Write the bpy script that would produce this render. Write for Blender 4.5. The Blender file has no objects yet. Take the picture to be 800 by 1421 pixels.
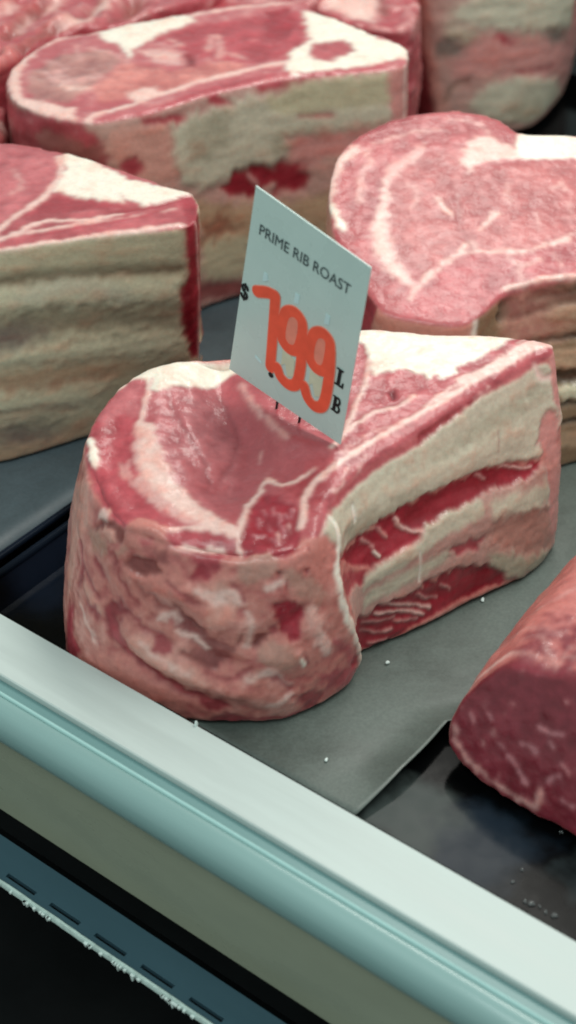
import bpy, math, random
import numpy as np
from mathutils import Vector, Matrix

random.seed(7)
scene = bpy.context.scene
col = scene.collection

# ---------------------------------------------------------------- camera
PITCH = math.radians(38)
CAM = Vector((0.0, -0.59101, 0.51175))
cd = bpy.data.cameras.new('camera')
cam = bpy.data.objects.new('camera', cd)
col.objects.link(cam)
cam.location = CAM
cam.rotation_euler = (math.pi / 2 - PITCH, 0, 0)
cd.sensor_fit = 'VERTICAL'
cd.sensor_height = 24
cd.sensor_width = 24
cd.lens = 2222.0 / 1421.0 * 24
cd.clip_start, cd.clip_end = 0.01, 50
cd.dof.use_dof = True
cd.dof.focus_distance = 0.74
cd.dof.aperture_fstop = 5.0
scene.camera = cam

# ---------------------------------------------------------------- light: shop ceiling all round, lamp tube inside the case
w = bpy.data.worlds.new('World')
scene.world = w
w.use_nodes = True
bg = w.node_tree.nodes['Background']
bg.inputs['Color'].default_value = (0.80, 1.0, 0.97, 1)
bg.inputs['Strength'].default_value = 0.52


def area(name, loc, target, size, energy, color):
    d = bpy.data.lights.new(name, 'AREA')
    d.shape = 'RECTANGLE'
    d.size, d.size_y = size
    d.energy, d.color = energy, color
    o = bpy.data.objects.new(name, d)
    o.location = loc
    o.rotation_euler = (Vector(target) - Vector(loc)).to_track_quat('-Z', 'Y').to_euler()
    col.objects.link(o)


area('case_lamp', (0.34, 0.24, 0.95), (0.0, 0.05, 0.05), (1.1, 0.25), 8.6, (1.0, 0.97, 0.90))
area('ceiling_lamp', (-0.5, -1.2, 2.2), (0.0, 0.0, 0.05), (1.6, 0.9), 21, (0.90, 1.0, 0.97))

scene.view_settings.view_transform = 'Standard'
scene.view_settings.look = 'None'
scene.view_settings.exposure = 0.0
scene.view_settings.gamma = 1
scene.cycles.filter_width = 1.9

# ---------------------------------------------------------------- helpers
def hash3(ix, iy, iz):
    h = (ix * 374761393 + iy * 668265263 + iz * 2147483647 + 1274126177) & 0xffffffff
    h = ((h ^ (h >> 13)) * 1274126177) & 0xffffffff
    h = ((h ^ (h >> 16)) * 2246822519) & 0xffffffff
    return h ^ (h >> 15)


GRADS = np.array([(1, 1, 0), (-1, 1, 0), (1, -1, 0), (-1, -1, 0), (1, 0, 1), (-1, 0, 1), (1, 0, -1), (-1, 0, -1),
                  (0, 1, 1), (0, -1, 1), (0, 1, -1), (0, -1, -1), (1, 1, 0), (-1, 1, 0), (0, -1, 1), (0, -1, -1)], float)


def perlin(p):
    """gradient noise, about -1..1, for an (n,3) array of points"""
    p = np.asarray(p, float)
    f0 = np.floor(p)
    i = f0.astype(np.int64)
    f = p - f0
    w = f * f * f * (f * (f * 6 - 15) + 10)
    out = 0
    for dx in (0, 1):
        for dy in (0, 1):
            for dz in (0, 1):
                g = GRADS[hash3(i[:, 0] + dx, i[:, 1] + dy, i[:, 2] + dz) & 15]
                d = g[:, 0] * (f[:, 0] - dx) + g[:, 1] * (f[:, 1] - dy) + g[:, 2] * (f[:, 2] - dz)
                wt = (w[:, 0] if dx else 1 - w[:, 0]) * (w[:, 1] if dy else 1 - w[:, 1]) * (w[:, 2] if dz else 1 - w[:, 2])
                out = out + wt * d
    return out


def fbm(p, freq, octaves=3, seed=0.0, gain=0.5):
    p = np.asarray(p, float)
    out, a = 0, 1.0
    for k in range(octaves):
        out = out + a * perlin(p * freq * (2.03 ** k) + seed + 17.3 * k)
        a *= gain
    return out


def sstep(a, b, x):
    t = np.clip((x - a) / (b - a), 0, 1)
    return t * t * (3 - 2 * t)


def srgb(c):
    c = np.asarray(c, float) / 255.0
    return np.where(c <= 0.04045, c / 12.92, ((c + 0.055) / 1.055) ** 2.4)


def catmull(pts, sub, closed=True, alpha=0.5):
    """centripetal-ish smooth curve through the points, sub samples per span"""
    P = np.asarray(pts, float)
    n = len(P)
    out = []
    spans = n if closed else n - 1
    for i in range(spans):
        if closed:
            a, b, c, d = P[i - 1], P[i], P[(i + 1) % n], P[(i + 2) % n]
        else:
            a, b, c, d = P[max(i - 1, 0)], P[i], P[i + 1], P[min(i + 2, n - 1)]
        l1 = max(np.linalg.norm(c - b), 1e-9)
        m1 = (c - a) / max(np.linalg.norm(c - a), 1e-9) * l1 * 0.9
        m2 = (d - b) / max(np.linalg.norm(d - b), 1e-9) * l1 * 0.9
        for k in range(sub):
            t = k / sub
            h00, h10 = 2 * t ** 3 - 3 * t ** 2 + 1, t ** 3 - 2 * t ** 2 + t
            h01, h11 = -2 * t ** 3 + 3 * t ** 2, t ** 3 - t ** 2
            out.append(h00 * b + h10 * m1 + h01 * c + h11 * m2)
    if not closed:
        out.append(P[-1])
    return np.array(out)


class Loft:
    """the rough cut of a joint: a closed ring for the cut face, a ring for the opposite face, and the wall between.
    wall coordinates: s = metres round the middle ring, h = metres up the wall"""

    def __init__(self, top, bot, bulge=0.0, sub=6):
        self.T, self.B = catmull(top, sub), catmull(bot, sub)
        self.N = len(self.T)
        c = self.T.mean(0)
        u, sv, vt = np.linalg.svd(self.T - c)
        self.n = vt[2]
        if np.dot(self.n, self.T.mean(0) - self.B.mean(0)) < 0:
            self.n = -self.n
        self.c = c
        ax = np.array([1.0, 0, 0])
        self.ex = ax - self.n * np.dot(ax, self.n)
        self.ex /= np.linalg.norm(self.ex)
        self.ey = np.cross(self.n, self.ex)
        M = (self.T + self.B) / 2
        seg = np.linalg.norm(np.roll(M, -1, 0) - M, axis=1)
        self.s = np.concatenate([[0], np.cumsum(seg)])
        self.H = np.linalg.norm(self.T - self.B, axis=1).mean()
        tan = np.roll(M, -1, 0) - np.roll(M, 1, 0)
        o = np.cross(tan, self.n)
        o /= np.linalg.norm(o, axis=1)[:, None] + 1e-12
        if np.mean(np.sum(o * (M - M.mean(0)), 1)) < 0:
            o = -o
        self.out, self.bulge = o, bulge

    def ring(self, t):
        b = 4 * t * (1 - t) * self.bulge if 0 < t < 1 else 0
        return self.B + (self.T - self.B) * t + self.out * b

    def wall(self, ts):
        n = self.N
        V = np.concatenate([self.ring(t) for t in ts])
        F = []
        for j in range(len(ts) - 1):
            for i in range(n):
                a, b = j * n + i, j * n + (i + 1) % n
                F.append((a, b, b + n, a + n))
        return V, F

    def bvh(self):
        ts = np.linspace(-0.3, 1.5, 19)
        n = self.N
        V, F = self.wall(ts)
        self.tris, self.par = [], []
        for (a, b, c, d) in F:
            self.tris += [(a, b, c), (a, c, d)]
        tt = np.repeat(ts, n)
        ss = np.tile(self.s[:n], len(ts))
        self.wV, self.wt, self.ws = V, tt, ss
        self.L = self.s[-1]
        self.tri = np.array(self.tris)
        from mathutils.bvhtree import BVHTree
        self.tree = BVHTree.FromPolygons(V.tolist(), self.tris)
        return self.tree

    def wall_uv(self, loc, fi):
        """(s, h) of points loc that lie on triangles fi of the wall"""
        t = self.tri[fi]
        A, B, C = self.wV[t[:, 0]], self.wV[t[:, 1]], self.wV[t[:, 2]]
        v0, v1, v2 = B - A, C - A, loc - A
        d00, d01, d11 = (v0 * v0).sum(1), (v0 * v1).sum(1), (v1 * v1).sum(1)
        d20, d21 = (v2 * v0).sum(1), (v2 * v1).sum(1)
        den = d00 * d11 - d01 * d01
        den[den == 0] = 1e-18
        b = (d11 * d20 - d01 * d21) / den
        c = (d00 * d21 - d01 * d20) / den
        a = 1 - b - c
        S = self.ws[t].copy()
        wrap = (S.max(1) - S.min(1)) > self.L * 0.5
        S[wrap] = np.where(S[wrap] < self.L * 0.5, S[wrap] + self.L, S[wrap])
        s = a * S[:, 0] + b * S[:, 1] + c * S[:, 2]
        h = (a * self.wt[t[:, 0]] + b * self.wt[t[:, 1]] + c * self.wt[t[:, 2]]) * self.H
        return np.stack([s, h], 1)



def tag(o, label=None, cat=None, group=None, kind=None):
    if label:
        o['label'] = label
    if cat:
        o['category'] = cat
    if group:
        o['group'] = group
    if kind:
        o['kind'] = kind
    return o


def empty(name, loc=(0, 0, 0), matrix=None):
    o = bpy.data.objects.new(name, None)
    o.empty_display_size = 0.02
    o.location = loc
    if matrix is not None:
        o.matrix_world = matrix
    col.objects.link(o)
    return o


def link_mesh(name, V, F, mat, parent=None, smooth=False, matrix=None):
    me = bpy.data.meshes.new(name)
    me.from_pydata([tuple(v) for v in V], [], F)
    me.validate()
    me.materials.append(mat)
    if smooth:
        me.polygons.foreach_set('use_smooth', [True] * len(me.polygons))
    me.update()
    o = bpy.data.objects.new(name, me)
    col.objects.link(o)
    if parent:
        o.parent = parent
    if matrix is not None:
        o.matrix_world = matrix
    return o


# ---------------------------------------------------------------- materials
def new_mat(name):
    m = bpy.data.materials.new(name)
    m.use_nodes = True
    nt = m.node_tree
    return m, nt, nt.nodes['Principled BSDF']


def N(nt, kind, **kw):
    n = nt.nodes.new(kind)
    for k, v in kw.items():
        if k in n.inputs:
            n.inputs[k].default_value = v
        else:
            setattr(n, k, v)
    return n


def noise(nt, scale, detail=4, rough=0.55, vec=None, dist=0.0):
    n = N(nt, 'ShaderNodeTexNoise')
    n.inputs['Scale'].default_value = scale
    n.inputs['Detail'].default_value = detail
    n.inputs['Roughness'].default_value = rough
    n.inputs['Distortion'].default_value = dist
    if vec:
        nt.links.new(vec, n.inputs['Vector'])
    return n.outputs['Fac']


def ramp(nt, fac, stops):
    r = N(nt, 'ShaderNodeValToRGB')
    el = r.color_ramp.elements
    while len(el) < len(stops):
        el.new(0.5)
    for e, (p, c) in zip(el, stops):
        e.position = p
        e.color = (*c, 1) if len(c) == 3 else c
    nt.links.new(fac, r.inputs['Fac'])
    return r.outputs['Color']


def bump(nt, b, height, strength, dist):
    n = N(nt, 'ShaderNodeBump')
    n.inputs['Strength'].default_value = strength
    n.inputs['Distance'].default_value = dist
    nt.links.new(height, n.inputs['Height'])
    nt.links.new(n.outputs['Normal'], b.inputs['Normal'])


def meat_material():
    m, nt, b = new_mat('raw_beef')
    a = N(nt, 'ShaderNodeAttribute', attribute_name='tint')
    obj = N(nt, 'ShaderNodeTexCoord').outputs['Object']
    n1 = noise(nt, 420, 4, 0.6, obj)
    v = ramp(nt, n1, [(0.3, (0.91, 0.90, 0.90)), (0.7, (1.06, 1.06, 1.06))])
    mix = N(nt, 'ShaderNodeMix', data_type='RGBA', blend_type='MULTIPLY')
    mix.inputs['Factor'].default_value = 1
    nt.links.new(a.outputs['Color'], mix.inputs['A'])
    nt.links.new(v, mix.inputs['B'])
    nt.links.new(mix.outputs['Result'], b.inputs['Base Color'])
    n2 = noise(nt, 160, 3, 0.6, obj)
    rr = ramp(nt, n2, [(0.30, (0.28,) * 3), (0.7, (0.55,) * 3)])
    nt.links.new(rr, b.inputs['Roughness'])
    b.inputs['Specular IOR Level'].default_value = 0.42
    b.inputs['Subsurface Weight'].default_value = 0.18
    b.inputs['Subsurface Radius'].default_value = (1.0, 0.35, 0.25)
    b.inputs['Subsurface Scale'].default_value = 0.004
    n3 = noise(nt, 240, 4, 0.55, obj, 0.3)
    bump(nt, b, n3, 0.32, 0.0009)
    b.inputs['Coat Weight'].default_value = 0.32
    b.inputs['Coat Roughness'].default_value = 0.13
    wet = noise(nt, 170, 3, 0.5, obj, 0.5)
    cb = N(nt, 'ShaderNodeBump')
    cb.inputs['Strength'].default_value = 0.8
    cb.inputs['Distance'].default_value = 0.0010
    nt.links.new(wet, cb.inputs['Height'])
    nt.links.new(cb.outputs['Normal'], b.inputs['Coat Normal'])
    return m


def plain(name, rgb, rough=0.5, metal=0.0, spec=0.5, var=0.12, scale=60, bmp=0.0, stretch=None, coat=0.0):
    m, nt, b = new_mat(name)
    obj = N(nt, 'ShaderNodeTexCoord').outputs['Object']
    if stretch:
        mp = N(nt, 'ShaderNodeMapping')
        mp.inputs['Rotation'].default_value = (0, 0, stretch[3])
        mp.inputs['Scale'].default_value = stretch[:3]
        mp.vector_type = 'TEXTURE'
        nt.links.new(obj, mp.inputs['Vector'])
        obj = mp.outputs['Vector']
    f = noise(nt, scale, 5, 0.6, obj)
    c = srgb(rgb)
    lo, hi = np.clip(c * (1 - var), 0, 1), np.clip(c * (1 + var), 0, 1)
    nt.links.new(ramp(nt, f, [(0.3, tuple(lo)), (0.7, tuple(hi))]), b.inputs['Base Color'])
    b.inputs['Roughness'].default_value = rough
    nt.links.new(ramp(nt, f, [(0.3, (max(rough - 0.08, 0.02),) * 3), (0.7, (rough + 0.08,) * 3)]), b.inputs['Roughness'])
    b.inputs['Metallic'].default_value = metal
    b.inputs['Specular IOR Level'].default_value = spec
    b.inputs['Coat Weight'].default_value = coat
    if bmp:
        bump(nt, b, f, bmp, 0.0006)
    return m


MEAT = meat_material()
ROT = math.atan2(-0.6064, 0.7952)
M_LEDGE = plain('brushed_aluminium', (184, 193, 190), 0.45, 0.0, 0.5, 0.07, 60, 0.05, (6, 0.6, 1, ROT))
M_NOSE = plain('bumper_painted_reflection', (128, 158, 156), 0.3, 0.0, 0.5, 0.05, 40, 0.0, (6, 0.6, 1, ROT), 0.3)  # the teal is a glass reflection painted into the bumper colour
M_GROOVE = plain('groove_painted_reflection', (104, 138, 138), 0.35, 0.0, 0.5, 0.05, 40, 0.0, (6, 0.6, 1, ROT))  # same reflected teal, painted in a darker tone
M_HIGHLIGHT = plain('painted_highlight', (170, 206, 203), 0.3, 0.0, 0.5, 0.05, 40)  # pale aqua paints the highlight line along the rail
M_PANEL = plain('olive_panel', (146, 149, 130), 0.3, 0.0, 0.5, 0.14, 16, 0.0, (3, 1, 1, ROT))
M_GRILLE = plain('blue_grille', (54, 82, 94), 0.4, 0.0, 0.5, 0.10, 30, 0.0, (4, 1, 1, ROT))
M_LIP = plain('frosted_lip', (190, 208, 202), 0.5, 0.0, 0.5, 0.2, 300, 0.5)
M_BLACK = plain('black_void', (10, 12, 13), 0.6, 0.0, 0.2, 0.2, 20)
M_FROST = plain('frost', (214, 226, 222), 0.5, 0.0, 0.5, 0.1, 300, 0.4)
M_PINS = plain('black_pin', (24, 24, 26), 0.35)
M_INK = plain('black_ink', (22, 26, 28), 0.6, 0, 0.3, 0.25, 300)
M_PRINT = plain('grey_ink', (70, 82, 84), 0.6, 0, 0.3, 0.2, 300)
M_CARD = plain('card_laminate', (192, 211, 206), 0.28, 0, 0.5, 0.035, 40)
M_MARK = plain('orange_marker', (248, 92, 66), 0.55, 0, 0.3, 0.14, 90)
M_MARK2 = plain('pale_orange_marker', (236, 140, 120), 0.55, 0, 0.3, 0.10, 120)
M_HOLLOW = plain('cream_print', (206, 205, 180), 0.5, 0, 0.3, 0.06, 120)
M_GHOST = plain('pale_print', (196, 222, 224), 0.4, 0, 0.4, 0.04, 120)


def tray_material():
    """black plastic; reflections in wet meat juice are painted in as navy and grey patches"""
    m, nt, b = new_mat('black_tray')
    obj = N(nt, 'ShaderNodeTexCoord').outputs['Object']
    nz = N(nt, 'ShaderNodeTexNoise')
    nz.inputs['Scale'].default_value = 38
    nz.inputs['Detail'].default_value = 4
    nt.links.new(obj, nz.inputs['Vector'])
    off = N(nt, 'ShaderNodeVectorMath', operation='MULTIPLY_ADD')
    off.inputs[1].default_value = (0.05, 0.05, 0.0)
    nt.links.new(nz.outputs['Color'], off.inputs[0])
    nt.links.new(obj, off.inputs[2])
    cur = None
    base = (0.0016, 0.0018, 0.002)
    for (cx, cy, r0, r1, c) in JUICE_SHEEN:
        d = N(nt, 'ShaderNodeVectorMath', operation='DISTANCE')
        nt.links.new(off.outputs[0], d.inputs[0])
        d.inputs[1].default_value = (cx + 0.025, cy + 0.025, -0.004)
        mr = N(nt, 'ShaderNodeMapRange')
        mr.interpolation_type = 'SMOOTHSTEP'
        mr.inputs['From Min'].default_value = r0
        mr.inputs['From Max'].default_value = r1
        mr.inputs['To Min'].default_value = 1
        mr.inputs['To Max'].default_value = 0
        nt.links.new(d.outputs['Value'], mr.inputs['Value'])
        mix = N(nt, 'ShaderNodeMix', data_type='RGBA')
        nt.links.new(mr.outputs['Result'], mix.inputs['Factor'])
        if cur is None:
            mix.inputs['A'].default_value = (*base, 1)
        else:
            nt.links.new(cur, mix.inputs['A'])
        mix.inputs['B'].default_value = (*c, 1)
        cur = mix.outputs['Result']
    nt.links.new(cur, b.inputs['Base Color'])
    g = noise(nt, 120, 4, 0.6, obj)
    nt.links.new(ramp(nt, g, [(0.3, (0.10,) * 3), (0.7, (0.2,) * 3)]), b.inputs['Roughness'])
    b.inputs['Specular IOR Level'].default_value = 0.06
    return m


JUICE_SHEEN = [(0.078, -0.155, 0.014, 0.032, (0.010, 0.017, 0.026)), (0.050, -0.140, 0.008, 0.026, (0.040, 0.050, 0.048)), (0.118, -0.172, 0.004, 0.016, (0.018, 0.024, 0.026)),  # soft patches of reflected sheen, painted into the tray colour
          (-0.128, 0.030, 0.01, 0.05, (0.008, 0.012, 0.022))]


def paper_material(name, rgb):
    m, nt, b = new_mat(name)
    obj = N(nt, 'ShaderNodeTexCoord').outputs['Object']
    f = noise(nt, 14, 6, 0.62, obj, 0.4)
    g = noise(nt, 700, 2, 0.6, obj)
    c = srgb(rgb)
    col1 = ramp(nt, f, [(0.28, tuple(c * 0.62)), (0.5, tuple(c)), (0.75, tuple(c * 1.25))])
    mix = N(nt, 'ShaderNodeMix', data_type='RGBA', blend_type='MULTIPLY')
    mix.inputs['Factor'].default_value = 1
    nt.links.new(col1, mix.inputs['A'])
    nt.links.new(ramp(nt, g, [(0.3, (0.86,) * 3), (0.7, (1.1,) * 3)]), mix.inputs['B'])
    nt.links.new(mix.outputs['Result'], b.inputs['Base Color'])
    nt.links.new(ramp(nt, f, [(0.3, (0.30,) * 3), (0.6, (0.52,) * 3)]), b.inputs['Roughness'])
    h = noise(nt, 34, 4, 0.55, obj, 0.2)
    bump(nt, b, h, 0.35, 0.0015)
    return m


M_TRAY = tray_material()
M_PAPER = paper_material('damp_liner_paper', (90, 99, 94))
M_PAPER2 = paper_material('slate_liner_paper', (66, 78, 84))


def water_material():
    m, nt, b = new_mat('water')
    b.inputs['Base Color'].default_value = (0.9, 0.95, 0.95, 1)
    b.inputs['Roughness'].default_value = 0.03
    b.inputs['Transmission Weight'].default_value = 0.9
    b.inputs['IOR'].default_value = 1.33
    return m


M_WATER = water_material()

# ---------------------------------------------------------------- the case: frame u along the front, v towards the back
E1 = Vector((0.7952, -0.6064, 0))
E2 = Vector((0.6064, 0.7952, 0))


def uv(u, v, z=0.0):
    return E1 * u + E2 * v + Vector((0, 0, z))


def strip(profile, u0, u1, n, name, mat, parent, wob=0.0):
    """a profile in (v, z), swept along the front of the case from u0 to u1"""
    V, F = [], []
    k = len(profile)
    for i in range(n + 1):
        u = u0 + (u1 - u0) * i / n
        for (v, z) in profile:
            V.append(uv(u, v, z))
    for i in range(n):
        for j in range(k):
            a, b = i * k + j, i * k + (j + 1) % k
            F.append((a, b, b + k, a + k))
    F.append(tuple(range(k)))
    F.append(tuple(reversed(range(n * k, (n + 1) * k))))
    o = link_mesh(name, V, F, mat, parent)
    me = o.data
    me.shade_smooth() if hasattr(me, 'shade_smooth') else None
    try:
        me.set_sharp_from_angle(angle=math.radians(35))
    except Exception:
        pass
    return o


U0, U1 = -0.55, 0.65
deck = link_mesh('counter_floor', [uv(-0.9, -0.9, -0.20), uv(1.0, -0.9, -0.20), uv(1.0, 1.3, -0.20), uv(-0.9, 1.3, -0.20)], [(0, 1, 2, 3)], M_BLACK)
tag(deck, kind='structure')
deck2 = link_mesh('display_floor', [uv(-0.9, -0.108, -0.012), uv(1.0, -0.108, -0.012), uv(1.0, 1.2, -0.012), uv(-0.9, 1.2, -0.012)], [(0, 1, 2, 3)], M_BLACK)
tag(deck2, kind='structure')

case = empty('display_case', uv(0, -0.14, -0.2))
tag(case, 'front edge of the meat display case with white ledge, bumper painted with a teal reflection and slotted blue grille', 'display case')
case_inv = Matrix.Translation(case.location).inverted()


def into(o, parent):
    o.parent = parent
    o.matrix_parent_inverse = parent.matrix_world.inverted()
    return o


bpy.context.view_layer.update()
led = strip([(-0.1101, -0.012), (-0.1101, 0.0192), (-0.1107, 0.0200), (-0.1384, 0.0200), (-0.1390, 0.0194), (-0.1390, -0.012)], U0, U1, 1, 'ledge', M_LEDGE, None)
into(led, case)
gr = strip([(-0.1391, -0.010), (-0.1391, 0.0165), (-0.1452, 0.0165), (-0.1452, -0.010)], U0, U1, 1, 'groove', M_GROOVE, None)
into(gr, case)
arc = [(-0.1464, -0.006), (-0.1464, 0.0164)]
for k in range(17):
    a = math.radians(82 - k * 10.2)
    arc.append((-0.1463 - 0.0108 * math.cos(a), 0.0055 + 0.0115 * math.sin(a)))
bead = strip([(-0.1446, 0.0150), (-0.1446, 0.0170), (-0.1449, 0.0176), (-0.1454, 0.0179), (-0.1459, 0.0176), (-0.1462, 0.0170), (-0.1462, 0.0150)], U0, U1, 1, 'added_highlight_bead', M_HIGHLIGHT, None)  # added bead that draws the rail's bright highlight line
into(bead, case)
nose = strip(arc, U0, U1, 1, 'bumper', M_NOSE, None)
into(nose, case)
pan = strip([(-0.1485, -0.0062), (-0.1520, -0.0062), (-0.1520, -0.0555), (-0.1485, -0.0555)], U0, U1, 1, 'front_panel', M_PANEL, None)
into(pan, case)
back = strip([(-0.1400, -0.0560), (-0.1480, -0.0560), (-0.1480, -0.078), (-0.1400, -0.078)], U0, U1, 1, 'recess', M_BLACK, None)
into(back, case)


def grille():
    """flat strip with real slots cut through it near its outer edge"""
    z1, z0 = -0.0600, -0.0625
    va, vb, vc, vd = -0.1605, -0.1742, -0.1763, -0.1790
    V, F = [], []

    def box(u0, u1, v0, v1):
        i = len(V)
        for z in (z0, z1):
            V.extend([uv(u0, v0, z), uv(u1, v0, z), uv(u1, v1, z), uv(u0, v1, z)])
        F.extend([(i, i + 1, i + 2, i + 3), (i + 7, i + 6, i + 5, i + 4)])
        for k in range(4):
            a, b = i + k, i + (k + 1) % 4
            F.append((b, a, a + 4, b + 4))
    box(U0, U1, vb, va)
    box(U0, U1, vd, vc)
    u = -0.0252 - 0.0268 * 19
    prev = U0
    while u < U1 - 0.03:
        box(prev, u, vc, vb)
        prev = u + 0.0178
        u += 0.0268
    box(prev, U1, vc, vb)
    return V, F


V, F = grille()
g = link_mesh('grille_strip', V, F, M_GRILLE)
into(g, case)
lip = strip([(-0.1791, -0.0612), (-0.1791, -0.0592), (-0.1797, -0.0584), (-0.1808, -0.0584), (-0.1811, -0.0592), (-0.1811, -0.0612)], U0, U1, 240, 'glass_lip', M_LIP, None)
me = lip.data
co = np.array([v.co for v in me.vertices])
d = fbm(co, 160, 3, 3.0) * 0.0003
wv = np.array(E2)
co += np.outer(d, wv)
for v, c in zip(me.vertices, co):
    v.co = c
into(lip, case)
Vf, Ff = [], []
for k in range(70):
    u = random.uniform(-0.12, 0.2)
    r = random.uniform(0.0004, 0.0010)
    L = random.choice((0.0008, 0.0012, 0.0016, 0.0030)) * random.uniform(0.6, 1.2)
    b0 = len(Vf)
    for (du, dv, dz) in ((-r, 0, 0.001), (r, 0, 0.001), (r * .6, 0, -L * .6), (0, 0, -L), (-r * .6, 0, -L * .6)):
        Vf.append(uv(u + du, -0.1811 + dv, -0.0600 + dz))
    for (du, dv, dz) in ((-r, -.0012, 0.001), (r, -.0012, 0.001), (r * .6, -.0010, -L * .6), (0, -.0008, -L), (-r * .6, -.0010, -L * .6)):
        Vf.append(uv(u + du, -0.1811 + dv, -0.0600 + dz))
    Ff.append(tuple(b0 + q for q in range(5)))
    Ff.append(tuple(b0 + 9 - q for q in range(5)))
    for q in range(5):
        a, b = b0 + q, b0 + (q + 1) % 5
        Ff.append((a, a + 5, b + 5, b))
fr = link_mesh('frost_fringe', Vf, Ff, M_FROST)
tag(fr, kind='stuff')
into(fr, case)


# ---------------------------------------------------------------- trays and liners
def sheet(name, u0, u1, v0, v1, n, m, fz, mat, parent=None, thick=0.0004, edge=None):
    """a thin sheet with both faces; fz(u,v) gives its height, edge(v) moves its right-hand edge"""
    V, F = [], []
    for lay in (0, 1):
        for i in range(n + 1):
            for j in range(m + 1):
                v = v0 + (v1 - v0) * j / m
                ue = edge(v) if edge else u1
                u = u0 + (ue - u0) * i / n
                V.append(uv(u, v, fz(u, v, ue) - lay * thick))
    q = (n + 1) * (m + 1)
    ix = lambda i, j: i * (m + 1) + j
    for i in range(n):
        for j in range(m):
            a, b, c, d2 = ix(i, j), ix(i + 1, j), ix(i + 1, j + 1), ix(i, j + 1)
            F.append((a, b, c, d2))
            F.append((d2 + q, c + q, b + q, a + q))
    for i in range(n):
        for j in (0, m):
            a, b = ix(i, j), ix(i + 1, j)
            F.append((a, a + q, b + q, b) if j == 0 else (b, b + q, a + q, a))
    for j in range(m):
        for i in (0, n):
            a, b = ix(i, j), ix(i, j + 1)
            F.append((b, b + q, a + q, a) if i == 0 else (a, a + q, b + q, b))
    return link_mesh(name, V, F, mat, parent, True)


def ridge(path, r, name, mat, parent, seg=10):
    """round bar along a path"""
    P = [Vector(p) for p in path]
    V, F = [], []
    for i, p in enumerate(P):
        t = (P[min(i + 1, len(P) - 1)] - P[max(i - 1, 0)]).normalized()
        s = t.cross(Vector((0, 0, 1))).normalized()
        q = s.cross(t)
        for k in range(seg):
            a = 2 * math.pi * k / seg
            V.append(p + s * (r * math.cos(a)) + q * (r * math.sin(a)))
    for i in range(len(P) - 1):
        for k in range(seg):
            a, b = i * seg + k, i * seg + (k + 1) % seg
            F.append((a, b, b + seg, a + seg))
    F.append(tuple(reversed(range(seg))))
    F.append(tuple(range((len(P) - 1) * seg, len(P) * seg)))
    return link_mesh(name, V, F, mat, parent, True)


def tray(label, u0, u1, v0, v1):
    t = empty('meat_tray', (0, 0, 0))
    tag(t, label, 'tray', 'black trays side by side in the case')
    z = -0.0040
    wv_ = 0.006
    # one sheet: floor, sloping wall, flat flange
    us = [u0, u0 + 0.003, u0 + wv_ + 0.004, u1 - wv_ - 0.004, u1 - 0.003, u1]
    vs = [v0, v0 + 0.003, v0 + wv_ + 0.004, v1 - wv_ - 0.004, v1 - 0.003, v1]
    V, F = [], []
    for i, u in enumerate(us):
        for j, v in enumerate(vs):
            e = min(i, 5 - i, j, 5 - j)
            V.append(uv(u, v, (0.0085, 0.0085, z)[e]))
    for i in range(5):
        for j in range(5):
            a = i * 6 + j
            F.append((a, a + 6, a + 7, a + 1))
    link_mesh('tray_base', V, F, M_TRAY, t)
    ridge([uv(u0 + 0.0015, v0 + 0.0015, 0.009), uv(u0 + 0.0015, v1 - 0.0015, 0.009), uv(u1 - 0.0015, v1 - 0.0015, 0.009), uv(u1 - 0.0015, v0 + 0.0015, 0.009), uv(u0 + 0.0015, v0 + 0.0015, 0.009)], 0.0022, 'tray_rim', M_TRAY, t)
    return t


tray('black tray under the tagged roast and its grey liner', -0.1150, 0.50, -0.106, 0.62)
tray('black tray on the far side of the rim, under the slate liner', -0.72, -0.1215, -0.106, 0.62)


def wav(u, v, amp, f=26):
    return amp * (math.sin(u * f * 2.1 + v * f) + math.sin(v * f * 1.7 - u * f * 0.8 + 1.3)) * 0.5


def paper_edge(v):
    # straight to the front, then bulging out under the front joint
    return 0.1075 + 0.0045 * math.sin((v + 0.10) * 30) + max(0.0, v + 0.03) * 0.9


pp = sheet('liner_paper', -0.040, 0.11, -0.0960, 0.30, 60, 90,
           lambda u, v, ue: -0.0006 + wav(u, v, 0.0003) + 0.0055 * max(0.0, 1 - (ue - u) / 0.02) ** 2 * max(0.0, min(1, (v + 0.095) / 0.03)) * (1 if v < 0.0 else max(0, 1 - v / 0.03)),
           M_PAPER, edge=paper_edge)
tag(pp, 'damp grey green paper liner spread under the tagged rib roast', 'liner paper')
pp2 = sheet('liner_paper', -0.66, -0.135, -0.0940, 0.45, 40, 40, lambda u, v, ue: -0.0006 + wav(u, v, 0.0004), M_PAPER2)
tag(pp2, 'dark slate paper liner under the beige ribs, left of the tray rim', 'liner paper')

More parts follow.
